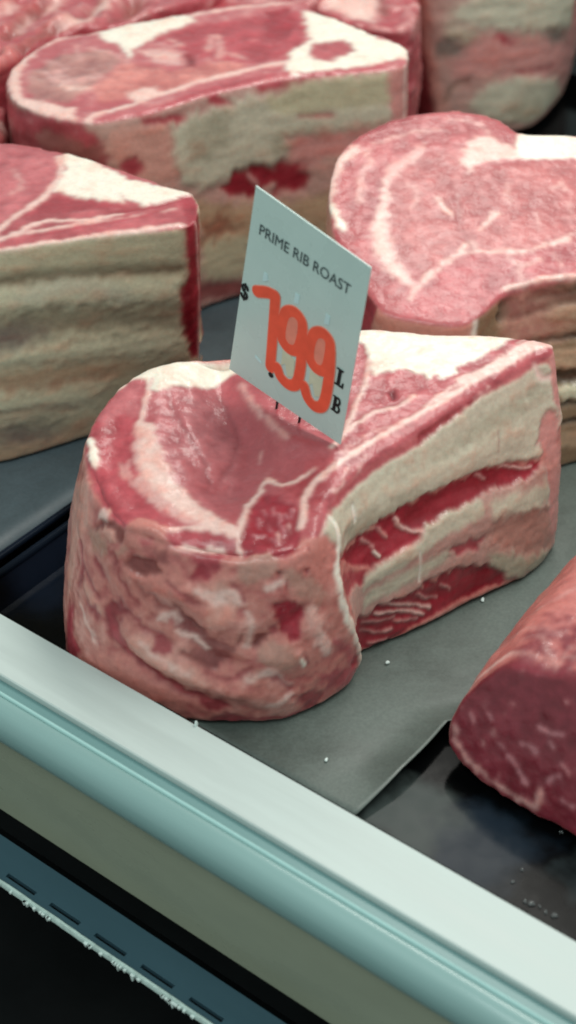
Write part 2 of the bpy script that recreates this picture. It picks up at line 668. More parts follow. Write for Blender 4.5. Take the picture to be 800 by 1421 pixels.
JOINTS = {
    'main': {'bulge': 4.0,
        'top': [[35.9, 62.3, 112.3],[0.0, 53.5, 111.0],[-26.9, 44.3, 109.6],[-50.3, 40.7, 109.1],[-66.7, 33.2, 108.0],[-80.4, 17.1, 105.6],[-89.1, -7.8, 101.8],[-86.4, -31.1, 98.3],[-76.4, -54.6, 94.8],[-61.8, -68.2, 92.8],[-41.9, -75.9, 91.6],[-20.8, -80.2, 91.0],[-3.0, -80.2, 91.0],[11.1, -71.0, 92.3],[16.2, -54.6, 94.8],[19.1, -45.8, 96.1],[28.1, -33.3, 98.0],[44.5, -16.9, 100.5],[78.4, 11.8, 104.8],[104.2, 35.2, 108.3],[117.9, 44.8, 109.7],[124.4, 45.8, 109.9],[124.8, 52.4, 110.9],[115.7, 55.5, 111.3],[95.4, 57.6, 111.6],[68.3, 59.1, 111.9]],
        'bot': [[35.9, 62.3, 0.5],[0.0, 53.5, 0.5],[-26.9, 44.3, 0.5],[-50.3, 40.7, 0.5],[-66.7, 33.2, 0.5],[-80.4, 17.1, 0.5],[-103.7, -25.3, 0.5],[-100.3, -57.3, 0.5],[-88.0, -71.4, 0.5],[-66.0, -82.8, 0.5],[-44.1, -88.6, 0.5],[-23.9, -90.4, 0.5],[0.0, -87.3, 0.5],[26.1, -69.1, 0.5],[32.9, -52.5, 0.5],[33.6, -44.3, 0.5],[40.4, -41.8, 0.5],[56.1, -32.4, 0.5],[83.2, -12.9, 0.5],[111.3, 6.2, 0.5],[126.3, 21.1, 0.5],[134.3, 38.8, 0.5],[124.8, 52.4, 0.5],[115.7, 55.5, 0.5],[95.4, 57.6, 0.5],[68.3, 59.1, 0.5]],
        'regions': [
            ('T', 'P', 'lean_red', [(-104.6, -13.2),(-97.7, 10.3),(-88.2, 27.4),(-75.8, 26.1),(-80.2, 22.4),(-80.8, 0.8),(-81.0, -20.0),(-78.2, -40.0),(-64.9, -57.1),(-64.2, -69.6),(-77.8, -69.6),(-92.0, -61.3),(-99.0, -50.8),(-103.4, -35.6)], 0, 0.8, 1.5),
            ('T', 'P', 'lean_pale', [(-101.8, 0.8),(-90.4, 22.4),(-80.9, 29.8),(-80.0, 20.0),(-82.5, 2.0),(-89.0, 3.1),(-96.5, -3.9)], 0, 2, 2),
            ('T', 'P', 'lean_pale', [(-75.4, 20.0),(-54.0, 20.0),(-37.0, -6.3),(-36.2, -44.3),(-48.1, -57.1),(-64.4, -35.6),(-72.7, -13.2)], 0, 3, 2),
            ('T', 'P', 'fat_cap', [(-98.2, 17.5),(-90.9, 29.8),(-81.5, 38.6),(-61.8, 47.6),(-38.2, 50.1),(-37.9, 37.4),(-42.9, 33.6),(-49.3, 27.4),(-57.5, 23.7),(-68.9, 21.9),(-73.7, 18.8),(-78.7, 20.0),(-78.2, 24.9),(-81.7, 28.6),(-88.1, 24.9),(-93.4, 18.8)], 0, 0.8, 1.4),
            ('T', 'L', 'fat_pink', [(-76.6, 26.1),(-79.4, 10.3),(-80.3, -1.6)], 2.2, 0.6, 0.8),
            ('T', 'P', 'fat_thin', [(-83.0, -1.6),(-82.9, -20.0),(-79.7, -40.0),(-69.6, -55.0),(-62.4, -61.3),(-50.8, -67.5),(-35.5, -73.6),(-34.5, -67.1),(-43.4, -60.2),(-53.7, -49.7),(-63.6, -35.6),(-69.9, -20.0),(-74.2, -1.6)], 0, 1.4, 1.6),
            ('T', 'P', 'fat_pink', [(-80.7, -0.4),(-80.7, -17.7),(-77.7, -35.6),(-70.0, -47.5),(-62.7, -55.0),(-50.9, -64.4),(-35.6, -72.0),(-34.9, -67.5),(-43.4, -61.3),(-54.5, -50.8),(-64.4, -36.7),(-70.7, -21.1),(-74.4, -3.9)], 0, 1.0, 1.6),
            ('T', 'L', 'fat_thin', [(-79.9, -13.2),(-83.1, -24.5),(-85.0, -31.2),(-76.2, -46.5)], 1.4, 1, 1.5),
            ('T', 'L', 'fat_thin', [(-88.4, -26.8),(-85.5, -35.6)], 1.6, 1, 1),
            ('T', 'P', 'fat_white', [(-103.6, -9.7),(-100.6, -13.2),(-96.6, -23.4),(-97.6, -30.1),(-101.2, -27.9)], 0, 1, 1),
            ('T', 'P', 'lean_red', [(-65.1, -68.5),(-50.8, -67.5),(-36.3, -71.6),(-35.8, -76.1),(-50.4, -77.3),(-63.9, -76.1)], 0, 0.6, 0.8),
            ('T', 'P', 'fat_pink', [(-65.2, -66.5),(-50.1, -65.0),(-35.6, -68.7),(-35.6, -71.6),(-50.7, -68.7),(-64.2, -70.0)], 0, 0.4, 0.6),
            ('T', 'P', 'lean_deep', [(-34.0, -77.7),(-34.4, -69.6),(-29.9, -50.8),(-23.8, -45.4),(-17.6, -46.5),(-8.3, -41.1),(-5.0, -44.3),(-6.1, -52.9),(-8.5, -61.3),(-10.1, -77.7),(-16.0, -85.7),(-23.4, -85.7)], 0, 0.6, 1.2),
            ('T', 'L', 'fat_pink', [(-35.3, -69.6),(-32.2, -52.9),(-26.2, -42.2),(-23.9, -34.5),(-17.6, -40.0),(-8.3, -35.6),(1.1, -29.0),(7.6, -20.0)], 2.4, 0.6, 1.4),
            ('T', 'L', 'fat_pink', [(-35.3, -69.6),(-34.6, -81.7)], 2.0, 0.6, 0.8),
            ('T', 'L', 'fat_fleck', [(-18.3, -57.2),(-17.9, -63.0)], 1.0, 0.5, 0.9),
            ('T', 'L', 'fat_fleck', [(-16.6, -64.1),(-16.2, -69.2)], 1.2, 0.5, 0.9),
            ('T', 'L', 'fat_thin', [(-19.1, -66.4),(-18.5, -71.4)], 1.0, 0.5, 0.9),
            ('T', 'L', 'fat_thin', [(-14.1, -63.0),(-13.5, -67.5)], 1.1, 0.5, 0.9),
            ('T', 'L', 'fat_fleck', [(-20.4, -52.6),(-20.0, -57.2)], 0.8, 0.5, 0.9),
            ('T', 'L', 'fat_fleck', [(-27.1, -59.5),(-26.4, -64.1)], 0.9, 0.5, 0.9),
            ('T', 'L', 'fat_fleck', [(-28.6, -69.8),(-23.7, -69.2)], 0.9, 0.5, 0.9),
            ('T', 'L', 'fat_fleck', [(-22.9, -61.8),(-21.4, -66.4)], 0.8, 0.5, 0.9),
            ('T', 'L', 'fat_fleck', [(-12.9, -54.9),(-12.5, -59.5)], 0.8, 0.5, 0.9),
            ('T', 'L', 'fat_fleck', [(-15.8, -57.2),(-14.5, -59.5)], 0.8, 0.5, 0.9),
            ('T', 'L', 'fat_fleck', [(-21.2, -70.9),(-19.5, -73.1)], 1.0, 0.5, 0.9),
            ('T', 'L', 'fat_fleck', [(-24.6, -54.9),(-23.8, -57.2)], 0.7, 0.5, 0.9),
            ('T', 'L', 'crease', [(-69.5, 17.5),(-65.7, 6.7),(-57.7, -10.9),(-50.8, -24.5),(-48.8, -35.6)], 1.0, 1.5, 1),
            ('T', 'L', 'crease', [(-45.9, 22.4),(-37.1, -3.9),(-39.9, -20.0),(-44.3, -31.2)], 1.0, 1.5, 1),
            ('T', 'L', 'fat_thin', [(-36.1, 27.4),(-30.9, 12.7),(-21.0, -3.9),(-14.5, -13.2)], 2.0, 1.6, 1),
            ('T', 'L', 'fat_thin', [(-60.6, -16.6),(-58.1, -20.0)], 1.0, 0.5, 0.5),
            ('T', 'L', 'fat_thin', [(-26.5, -14.3),(-26.9, -21.1)], 0.9, 0.5, 0.5),
            ('T', 'P', 'lean_mid', [(14.9, 15.1),(23.6, 29.8),(35.4, 32.3),(51.7, 27.4),(61.8, 29.8),(79.3, 39.9),(94.1, 54.0),(107.5, 52.7),(109.7, 42.4),(84.8, 27.4),(60.4, 10.3),(33.4, -10.9),(5.6, -40.0),(-5.4, -57.1),(-19.2, -48.6),(-5.2, -33.4),(7.7, -17.7)], 0, 0.8, 1.2),
            ('T', 'P', 'lean_pale', [(14.1, 47.6),(19.2, 47.6),(21.2, 32.3),(20.0, 21.2),(15.6, 10.3),(13.2, 10.3)], 0, 0.8, 0.8),
            ('T', 'P', 'fat_white', [(11.2, 65.9),(36.7, 61.1),(81.0, 60.0),(101.2, 57.4),(95.8, 54.0),(79.4, 41.2),(67.1, 33.6),(60.1, 29.3),(55.8, 27.4),(53.6, 30.3),(50.8, 26.1),(48.5, 29.8),(40.4, 32.3),(30.4, 32.3),(25.3, 28.6),(23.0, 34.8),(22.7, 42.4),(20.2, 51.4),(14.3, 55.3)], 0, 0.6, 1.2),
            ('T', 'L', 'fat_pink', [(23.2, 39.9),(21.0, 24.9),(17.3, 12.7),(12.0, -3.9),(7.7, -15.5),(4.5, -20.0)], 2.0, 0.6, 0.8),
            ('T', 'L', 'fat_pink', [(42.8, 15.1),(34.2, 7.9),(24.3, 4.3),(17.7, -1.6),(11.9, -7.4)], 1.8, 0.6, 0.8),
            ('T', 'L', 'fat_pink', [(109.9, 51.4),(102.0, 48.8),(85.7, 36.9),(75.0, 28.6),(64.4, 20.0),(50.5, 8.4),(38.6, -1.6),(20.4, -15.9),(5.8, -30.1),(-3.7, -40.0),(-7.6, -50.8),(-8.5, -65.4)], 2.8, 0.6, 0.9),
            ('T', 'L', 'fat_pink', [(104.4, 55.3),(86.2, 42.4),(68.3, 27.4),(54.2, 15.1),(47.2, 7.9)], 1.6, 0.8, 1),
            ('T', 'L', 'fat_thin', [(38.5, -3.9),(25.6, -6.3),(17.3, -13.2),(9.1, -22.3)], 1.3, 0.8, 1.2),
            ('T', 'L', 'fat_pink', [(103.6, 54.3),(93.4, 47.0),(78.9, 34.8),(64.8, 25.9)], 4.4, 0.8, 1),
            ('T', 'L', 'lean_mid', [(95.1, 57.4),(83.2, 46.0),(65.4, 33.3)], 3.6, 0.9, 1.2),
            ('T', 'P', 'lean_mid', [(109.3, 45.5),(103.2, 43.7),(92.3, 36.1),(83.4, 29.8),(74.5, 22.9),(62.4, 15.6),(55.5, 9.1),(43.5, -1.6),(33.4, -9.7),(23.6, -16.6),(13.8, -25.6),(4.2, -35.6),(-0.6, -44.3),(1.8, -63.4),(6.9, -52.9),(21.7, -33.9),(42.6, -16.8),(63.3, 4.6),(72.5, 14.1),(87.9, 24.4),(97.3, 32.8)], 0, 0.7, 0.5),
            ('T', 'L', 'fat_thin', [(12.1, -29.0),(8.7, -40.0),(4.0, -44.3)], 1.1, 0.7, 1),
            ('T', 'L', 'fat_thin', [(19.4, -22.3),(15.1, -33.4),(8.6, -44.3)], 1.0, 0.7, 1),
            ('T', 'L', 'fat_thin', [(77.9, 23.7),(70.7, 16.3)], 1.0, 0.7, 1),
            ('T', 'P', 'hole', [(31.5, 18.8),(34.3, 19.5),(34.5, 13.9),(32.5, 12.7)], 0, 0.7, 0.4),
            ('T', 'D', '-', [(-42.0, 36.7),(-42.8, 10.9),(-39.3, -13.8),(-39.4, -37.3)], -7.5, 15, 0),
            ('T', 'D', '-', [(-29.0, -5.7),(-26.0, -21.7),(-17.7, -29.5)], -3.5, 9, 0),
            ('T', 'D', '-', [(-38.3, 34.5),(-24.9, 2.5),(-14.9, -11.7),(4.5, -19.7)], 2.2, 6, 0),
            ('T', 'D', '-', [(-66.7, 19.4),(-65.5, -5.7),(-53.4, -29.5)], -1.2, 5, 0),
            ('T', 'D', '-', [(-89.4, -5.7),(-90.1, -33.4),(-79.3, -52.3)], -2.0, 8, 0),
            ('T', 'D', '-', [(-24.2, -63.4),(-14.9, -70.6)], -1.5, 8, 0),
            ('T', 'D', '-', [(-102.0, -37.5),(-99.2, -51.1),(-90.2, -63.2),(-74.5, -72.9),(-56.9, -78.2),(-38.1, -80.3)], -3.2, 7, 0),
            ('T', 'D', '-', [(-47.3, -80.9),(-32.5, -85.3),(-16.2, -85.3),(-8.0, -78.7)], -2.6, 6, 0),
            ('T', 'D', '-', [(-82.2, -64.3),(-72.5, -66.5),(-65.1, -71.9)], 2.2, 4, 0),
            ('T', 'D', '-', [(-92.8, -61.0),(-84.2, -69.7)], -2.0, 3.5, 0),
            ('T', 'P', 'lean_brown', [(-92.8, -61.0),(-87.8, -64.1),(-83.4, -69.2),(-83.5, -79.3),(-87.2, -77.2),(-90.2, -69.2),(-97.5, -71.3),(-96.4, -65.9)], 0, 1.0, 1.2),
            ('T', 'P', 'fat_smear', [(-83.0, -64.8),(-76.9, -59.4),(-71.9, -63.2),(-65.0, -67.0),(-66.1, -74.5),(-65.7, -89.7),(-81.4, -87.7),(-83.7, -77.2)], 0, 1.2, 1.5),
            ('T', 'P', 'lean_mid', [(-77.3, -71.9),(-72.3, -70.8),(-70.4, -76.1),(-75.0, -77.2)], 0, 1.2, 1.2),
            ('T', 'P', 'tan_fat', [(-106.1, -55.5),(-98.3, -62.1),(-92.0, -70.8),(-83.4, -80.3),(-82.8, -89.7),(-102.9, -89.7)], 0, 1.5, 1.5),
            ('T', 'P', 'fat_tan_light', [(-94.2, -53.9),(-91.2, -52.7),(-90.4, -62.7),(-95.2, -62.7)], 0, 0.8, 0.8),
            ('T', 'P', 'fat_tan_light', [(-92.7, -64.3),(-88.2, -69.2),(-86.2, -76.1),(-89.0, -77.2),(-92.0, -71.3)], 0, 0.8, 0.8),
            ('T', 'P', 'fat_pink', [(-65.0, -74.0),(-58.7, -73.8),(-40.5, -76.1),(-40.4, -80.3),(-56.8, -80.9),(-63.0, -81.4)], 0, 1.0, 1.2),
            ('T', 'P', 'lean_red', [(-65.6, -69.7),(-57.4, -67.0),(-40.7, -69.7),(-40.6, -75.1),(-52.3, -75.6),(-58.7, -73.1),(-63.3, -75.6)], 0, 0.9, 1.2),
            ('T', 'P', 'lean_red', [(-59.9, -82.4),(-47.5, -79.3),(-39.6, -81.4),(-40.8, -93.8),(-59.3, -93.8)], 0, 1.4, 1.6),
            ('T', 'P', 'tan_grey', [(-34.8, -89.6),(-29.7, -79.8),(-22.7, -79.2),(-19.0, -84.7),(-16.2, -98.2),(-34.6, -98.2)], 0, 1.2, 1.4),
            ('T', 'P', 'fat_smear', [(-11.3, -82.0),(-8.3, -70.3),(-6.3, -70.9),(2.0, -69.2),(3.3, -89.6),(-11.3, -91.8)], 0, 1.2, 1.2),
            ('T', 'L', 'lean_red', [(-85.9, -46.6),(-75.7, -54.4)], 4, 2, 2),
            ('S', 'D', '-', [(236.2, 47.5),(248.9, 39.0),(267.0, 30.4),(281.6, 25.7)], 2.2, 6, 0),
            ('S', 'D', '-', [(260.6, 78.4),(270.2, 68.3),(278.1, 67.3)], 2.0, 8, 0),
            ('S', 'D', '-', [(234.3, 35.3),(250.3, 26.3),(265.1, 19.3)], -1.8, 4, 0),
            ('S', 'D', '-', [(257.4, 69.6),(270.4, 46.4),(279.9, 41.8)], -2.4, 5, 0),
            ('S', 'D', '-', [(211.2, 80.6),(226.2, 61.4),(231.6, 37.4)], -1.2, 6, 0),
            ('S', 'D', '-', [(289.4, 54.0),(303.1, 63.7),(309.8, 66.7)], -2.0, 6, 0),
            ('S', 'D', '-', [(340.4, 95.0),(331.0, 68.5),(337.6, 12.3)], 2.4, 5, 0),
            ('S', 'D', '-', [(294.9, 45.1),(304.0, 42.5)], 1.6, 7, 0),
            ('S', 'D', '-', [(287.0, 24.6),(298.5, 17.5)], 1.6, 7, 0),
            ('S', 'P', 'fat_smear', [(233.2, 80.9),(257.1, 83.5),(266.9, 81.8),(277.8, 81.7),(278.1, 63.1),(270.3, 59.8),(260.7, 68.3),(252.2, 76.3),(242.0, 75.0)], 0, 3, 3),
            ('S', 'P', 'fat_tan_light', [(270.1, 84.0),(278.1, 89.4),(283.7, 81.7),(285.1, 78.5),(278.5, 69.4),(270.4, 63.8)], 0, 2, 2.5),
            ('S', 'P', 'fat_tan_light', [(171.9, 81.7),(197.7, 100.0),(206.2, 87.6),(198.5, 71.0),(197.2, 51.9),(192.2, 36.0),(189.6, 51.4),(182.8, 71.9)], 0, 1.2, 1.2),
            ('S', 'L', 'lean_dull', [(199.8, 73.9),(205.1, 69.9),(203.5, 55.1)], 2.4, 1.2, 1.5),
            ('S', 'L', 'lean_dull', [(212.6, 75.1),(219.2, 71.2)], 3, 1.6, 1.5),
            ('S', 'L', 'lean_dull', [(208.2, 65.7),(218.7, 59.9)], 2, 1.2, 1.2),
            ('S', 'L', 'fat_tan_light', [(209.4, 59.8),(221.4, 53.4)], 2.5, 1.4, 1.5),
            ('S', 'P', 'lean_red', [(195.3, 39.6),(201.0, 41.2),(201.3, 27.1),(207.4, 21.9),(203.7, 14.0),(189.6, 8.5)], 0, 1.6, 1.5),
            ('S', 'P', 'lean_dull', [(210.5, 52.6),(216.9, 55.5),(220.6, 49.7),(218.6, 47.3),(213.7, 48.9)], 0, 1.4, 1.5),
            ('S', 'P', 'lean_dull', [(221.1, 58.3),(231.1, 65.5),(234.7, 61.7),(228.6, 52.3),(233.5, 43.9),(236.0, 33.9),(230.6, 36.9),(224.9, 43.7),(220.5, 50.7)], 0, 1.6, 2),
            ('S', 'P', 'lean_gap', [(230.2, 84.6),(234.5, 90.0),(242.2, 92.5),(247.5, 91.5),(249.6, 86.2),(242.6, 82.9),(236.2, 82.3)], 0, 1.0, 1.5),
            ('S', 'P', 'lean_brown', [(244.2, 95.8),(250.7, 97.3),(250.6, 91.2),(246.2, 92.3)], 0, 1.6, 2),
            ('S', 'P', 'lean_gap', [(214.2, 96.9),(222.3, 99.6),(228.9, 98.8),(228.2, 91.6),(223.2, 92.2),(218.5, 95.0),(206.7, 83.8),(208.8, 88.3)], 0, 1.0, 1.2),
            ('S', 'P', 'tan_fat', [(206.6, 84.2),(216.1, 90.2),(221.3, 85.1),(232.0, 93.5),(231.3, 89.4),(220.5, 82.7),(208.7, 77.6)], 0, 1.8, 2),
            ('S', 'P', 'fat_pink', [(211.2, 100.4),(216.0, 105.3),(216.4, 98.2),(210.2, 93.2)], 0, 0.8, 0.8),
            ('S', 'P', 'fat_tan_light', [(214.6, 94.5),(221.9, 95.2),(224.8, 92.2),(220.8, 89.0),(216.0, 90.6)], 0, 0.8, 0.8),
            ('S', 'P', 'fat_smear', [(229.4, 102.7),(238.5, 112.2),(244.2, 111.1),(251.8, 110.6),(250.0, 103.5),(241.0, 96.5),(230.9, 93.0)], 0, 1.2, 1.5),
            ('S', 'P', 'lean_red', [(194.9, 99.4),(221.2, 121.8),(226.3, 113.2),(238.5, 117.7),(251.8, 115.7),(251.3, 111.0),(242.4, 111.4),(226.7, 104.1),(218.5, 102.7),(211.9, 103.1)], 0, 1.2, 1.5),
            ('S', 'P', 'lean_mid', [(237.3, 100.4),(243.3, 103.7),(245.3, 99.8),(240.0, 97.0)], 0, 1.2, 1.2),
            ('S', 'P', 'fat_smear', [(251.3, 103.4),(258.2, 105.3),(272.6, 106.8),(274.1, 104.0),(260.0, 100.1),(253.3, 98.4)], 0, 1.2, 1.5),
            ('S', 'P', 'lean_red', [(250.9, 107.3),(260.0, 112.5),(276.4, 113.8),(276.4, 108.6),(264.7, 105.6),(258.2, 106.2),(253.1, 102.5)], 0, 0.9, 1.2),
            ('S', 'P', 'lean_red', [(259.3, 98.1),(269.5, 104.3),(275.7, 103.3),(273.7, 93.7),(266.8, 86.6),(260.4, 88.5),(264.2, 94.6)], 0, 1.8, 2),
            ('S', 'P', 'lean_deep', [(264.2, 94.6),(268.1, 97.3),(268.3, 88.9),(263.6, 88.8)], 0, 2, 1.5),
            ('S', 'P', 'lean_brown', [(255.3, 70.1),(260.7, 68.3),(265.5, 62.1),(273.5, 54.8),(279.8, 52.2),(277.6, 41.6),(270.3, 36.4),(259.8, 45.4),(265.5, 49.0),(258.2, 59.3)], 0, 1.6, 2.5),
            ('S', 'L', 'lean_gap', [(255.7, 71.2),(260.7, 65.2),(267.1, 61.4)], 2.0, 1.2, 1.5),
            ('S', 'L', 'lean_gap', [(259.0, 46.4),(265.5, 42.1),(273.6, 39.9)], 2.2, 1.2, 1.5),
            ('S', 'P', 'lean_dull', [(245.3, 52.4),(250.7, 56.8),(255.3, 51.0),(254.0, 45.6),(248.2, 45.0)], 0, 1.2, 1.8),
            ('S', 'L', 'lean_dull', [(234.3, 36.5),(242.0, 31.9),(250.3, 26.3),(260.1, 20.2),(266.8, 20.3)], 4.5, 1.6, 2),
            ('S', 'P', 'fat_tan_light', [(235.8, 46.2),(242.3, 52.9),(249.0, 43.6),(258.9, 40.0),(267.1, 34.7),(271.9, 31.2),(260.2, 22.8),(248.8, 32.5),(240.4, 35.9)], 0, 1.8, 2),
            ('S', 'P', 'fat_smear', [(207.3, 18.6),(226.8, 31.4),(238.4, 28.0),(253.4, 19.8),(263.1, 8.9),(252.8, 5.0),(230.6, 9.3),(206.7, 9.3)], 0, 2.5, 2),
            ('S', 'P', 'lean_dull', [(264.2, 15.8),(270.2, 20.8),(275.1, 16.1),(269.9, 8.7)], 0, 1.2, 1.5),
            ('S', 'P', 'tan_grey', [(282.1, 95.8),(288.1, 106.4),(296.4, 106.8),(300.5, 100.9),(300.6, 95.3),(295.9, 91.3),(286.8, 87.5),(281.7, 91.8)], 0, 1.4, 1.6),
            ('S', 'P', 'tan_grey', [(300.4, 93.3),(307.9, 94.3),(320.3, 83.4),(325.1, 69.6),(317.6, 70.3),(308.2, 80.5),(304.8, 86.5)], 0, 1.6, 1.8),
            ('S', 'P', 'salmon', [(294.5, 88.7),(301.2, 91.6),(304.5, 81.8),(298.9, 78.9),(291.3, 81.5)], 0, 1.6, 1.6),
            ('S', 'P', 'fat_smear', [(309.4, 101.9),(318.7, 107.5),(337.6, 96.1),(330.7, 81.1),(320.3, 83.4),(308.1, 95.0)], 0, 1.6, 1.6),
            ('S', 'P', 'fat_pink', [(315.9, 113.3),(321.9, 121.3),(344.2, 104.2),(337.9, 96.3),(321.7, 106.6)], 0, 1.0, 1.2),
            ('S', 'P', 'lean_deep', [(281.9, 100.7),(283.8, 107.1),(289.7, 115.4),(299.5, 113.1),(316.4, 111.4),(312.2, 103.1),(306.5, 100.2),(300.1, 102.4),(296.4, 107.2),(288.6, 106.7)], 0, 0.9, 1.2),
            ('S', 'P', 'lean_red', [(266.4, 100.1),(274.6, 102.6),(276.3, 100.0),(272.3, 95.4),(266.6, 93.4)], 0, 1.4, 1.6),
            ('S', 'L', 'fat_pink', [(282.7, 116.9),(281.8, 108.0),(279.8, 100.9)], 2.0, 0.8, 1),
            ('S', 'P', 'lean_gap', [(299.4, 94.0),(302.4, 93.5),(300.7, 90.5)], 0, 0.6, 0.6),
            ('S', 'P', 'lean_dull', [(314.4, 91.7),(317.8, 90.5),(315.8, 87.6)], 0, 0.7, 0.5),
            ('S', 'L', 'crease', [(322.5, 105.6),(321.0, 98.6)], 0.7, 0.5, 0.4),
            ('S', 'L', 'crease', [(304.2, 88.8),(304.0, 83.6)], 0.7, 0.5, 0.4),
            ('S', 'L', 'lean_gap', [(284.3, 60.9),(282.8, 53.6)], 1.0, 0.5, 0.4),
            ('S', 'L', 'crease', [(309.6, 42.3),(310.7, 35.7)], 0.8, 0.5, 0.4),
            ('S', 'P', 'lean_deep', [(297.1, 76.4),(304.1, 79.4),(312.4, 70.1),(310.5, 61.6),(308.9, 53.6),(304.4, 53.8),(299.7, 59.9),(299.4, 68.2)], 0, 1.1, 1.6),
            ('S', 'P', 'lean_dull', [(295.0, 64.3),(298.4, 65.0),(298.7, 58.9),(295.7, 59.1)], 0, 1.0, 1.2),
            ('S', 'P', 'lean_gap', [(287.9, 53.7),(291.1, 60.1),(295.3, 59.9),(293.6, 56.0),(289.4, 51.0)], 0, 1.0, 1.3),
            ('S', 'P', 'tan_grey', [(290.2, 51.0),(295.1, 56.3),(302.7, 53.1),(307.9, 44.3),(305.6, 38.4),(298.6, 38.7),(291.4, 43.5)], 0, 1.6, 1.8),
            ('S', 'L', 'fat_white', [(307.5, 42.2),(308.7, 36.9)], 1.6, 0.6, 0.4),  # a white glint, painted on as a short stroke
            ('S', 'P', 'lean_brown', [(269.7, 54.6),(275.4, 57.2),(279.7, 52.4),(273.9, 46.4),(269.7, 43.9)], 0, 1.4, 1.8),
            ('S', 'P', 'lean_mid', [(315.0, 25.8),(324.6, 21.3),(333.4, 14.2),(340.9, -1.5),(328.4, 1.5),(317.8, 12.2)], 0, 2, 2),
            ('S', 'P', 'lean_dull', [(305.3, 16.2),(311.8, 18.1),(316.2, 11.4),(315.1, 2.1),(309.3, 4.0)], 0, 1.4, 1.6),
            ('S', 'P', 'lean_dull', [(268.5, 17.9),(275.5, 20.9),(279.4, 14.8),(273.7, 10.8),(268.4, 10.8)], 0, 1.4, 1.6),
            ('S', 'P', 'lean_dull', [(271.0, 6.8),(279.0, 9.7),(286.2, 5.8),(280.8, -0.1),(269.9, -0.7)], 0, 1.2, 1.5),
            ('S', 'L', 'lean_red', [(264.4, -0.7),(287.0, 4.2),(310.1, 2.6),(331.2, -2.8)], 2.2, 1, 1.2),
            ('S', 'L', 'lean_dull', [(221.0, 86.8),(230.4, 75.6),(236.9, 66.8)], 2.4, 2, 3),
            ('S', 'L', 'lean_brown', [(240.2, 76.2),(249.0, 71.4),(254.0, 68.7)], 3.5, 2.5, 3),
            ('S', 'L', 'lean_dull', [(253.8, 82.6),(260.6, 78.4),(265.4, 75.5)], 2.0, 1.5, 2),
            ('S', 'L', 'lean_dull', [(235.2, 61.9),(240.6, 56.0),(247.4, 55.2)], 2.4, 1.6, 2.5),
            ('S', 'L', 'fat_pink', [(249.1, 62.2),(254.9, 66.9),(257.4, 63.4)], 2.0, 1.2, 2),
            ('S', 'L', 'fat_pink', [(258.2, 57.2),(264.7, 54.4),(268.8, 49.6)], 1.8, 1.0, 2),
            ('S', 'L', 'fat_pink', [(265.3, 83.4),(270.1, 80.4),(276.3, 79.5)], 3.0, 2, 2),
            ('S', 'L', 'fat_pink', [(242.3, 48.0),(250.6, 40.7),(260.5, 36.3)], 2.6, 2, 2),
            ('S', 'L', 'fat_pink', [(207.9, 46.6),(214.3, 40.9),(218.0, 34.9)], 2.0, 1.4, 2),
            ('S', 'L', 'lean_red', [(223.4, 55.6),(227.8, 45.3),(233.4, 37.2)], 2.0, 1.5, 2),
            ('S', 'L', 'fat_pink', [(271.9, 78.1),(279.1, 83.3),(282.4, 79.4)], 3.0, 2, 2),
            ('S', 'L', 'fat_pink', [(295.7, 86.1),(301.1, 88.5)], 3.0, 1.6, 1.5),
            ('S', 'L', 'fat_pink', [(286.0, 73.2),(288.6, 64.4),(286.1, 52.7)], 2.0, 1.4, 1.5),
            ('S', 'L', 'lean_dull', [(279.8, 88.5),(284.2, 82.7),(284.2, 79.6)], 1.4, 1, 1.5),
            ('S', 'L', 'fat_pink', [(316.2, 68.1),(316.4, 53.2),(319.9, 37.3)], 3.5, 2.5, 2),
            ('S', 'L', 'fat_pink', [(287.0, 32.7),(294.8, 37.5),(302.3, 27.4)], 3.0, 2, 2.5),
            ('S', 'L', 'lean_dull', [(270.5, 35.4),(280.6, 33.9),(288.6, 40.4)], 2.4, 2, 2.5),
            ('S', 'L', 'lean_dull', [(297.1, 34.5),(302.3, 26.0),(304.6, 17.5)], 2.0, 1.6, 2),
            ('S', 'L', 'lean_mid', [(324.3, 41.7),(329.7, 27.3),(332.3, 15.4)], 3.0, 2, 1.5),
            ('S', 'L', 'fat_pink', [(294.7, 15.4),(300.0, 17.0),(303.8, 20.9)], 2.6, 1.6, 2),
            ('S', 'D', '-', [(342.6, 87.5),(382.9, 80.7),(423.2, 78.0),(454.9, 75.4)], 1.2, 7, 0),
            ('S', 'D', '-', [(359.6, 47.7),(397.0, 46.6),(437.9, 43.7),(466.2, 37.6)], 1.0, 7, 0),
            ('S', 'D', '-', [(358.5, 64.9),(394.7, 63.7),(422.4, 64.0),(453.9, 56.9)], -1.2, 5, 0),
            ('S', 'D', '-', [(352.6, 9.4),(392.3, 16.0),(431.9, 14.2)], -1.2, 6, 0),
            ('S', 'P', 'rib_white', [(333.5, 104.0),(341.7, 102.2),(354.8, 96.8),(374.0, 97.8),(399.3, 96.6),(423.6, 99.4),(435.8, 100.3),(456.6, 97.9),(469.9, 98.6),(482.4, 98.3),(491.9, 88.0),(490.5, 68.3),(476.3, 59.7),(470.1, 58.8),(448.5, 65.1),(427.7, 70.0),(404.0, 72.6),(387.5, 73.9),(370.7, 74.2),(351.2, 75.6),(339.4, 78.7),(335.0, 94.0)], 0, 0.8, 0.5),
            ('S', 'P', 'lean_mid', [(490.0, 102.6),(477.1, 102.7),(462.4, 102.2),(422.0, 110.0),(400.8, 109.6),(361.7, 110.2),(341.6, 115.2),(332.1, 111.9),(340.0, 101.0),(354.6, 96.1),(373.8, 97.2),(399.2, 96.0),(423.5, 98.8),(435.8, 99.7),(456.5, 97.3),(469.8, 98.0)], 0, 0.7, 0.5),
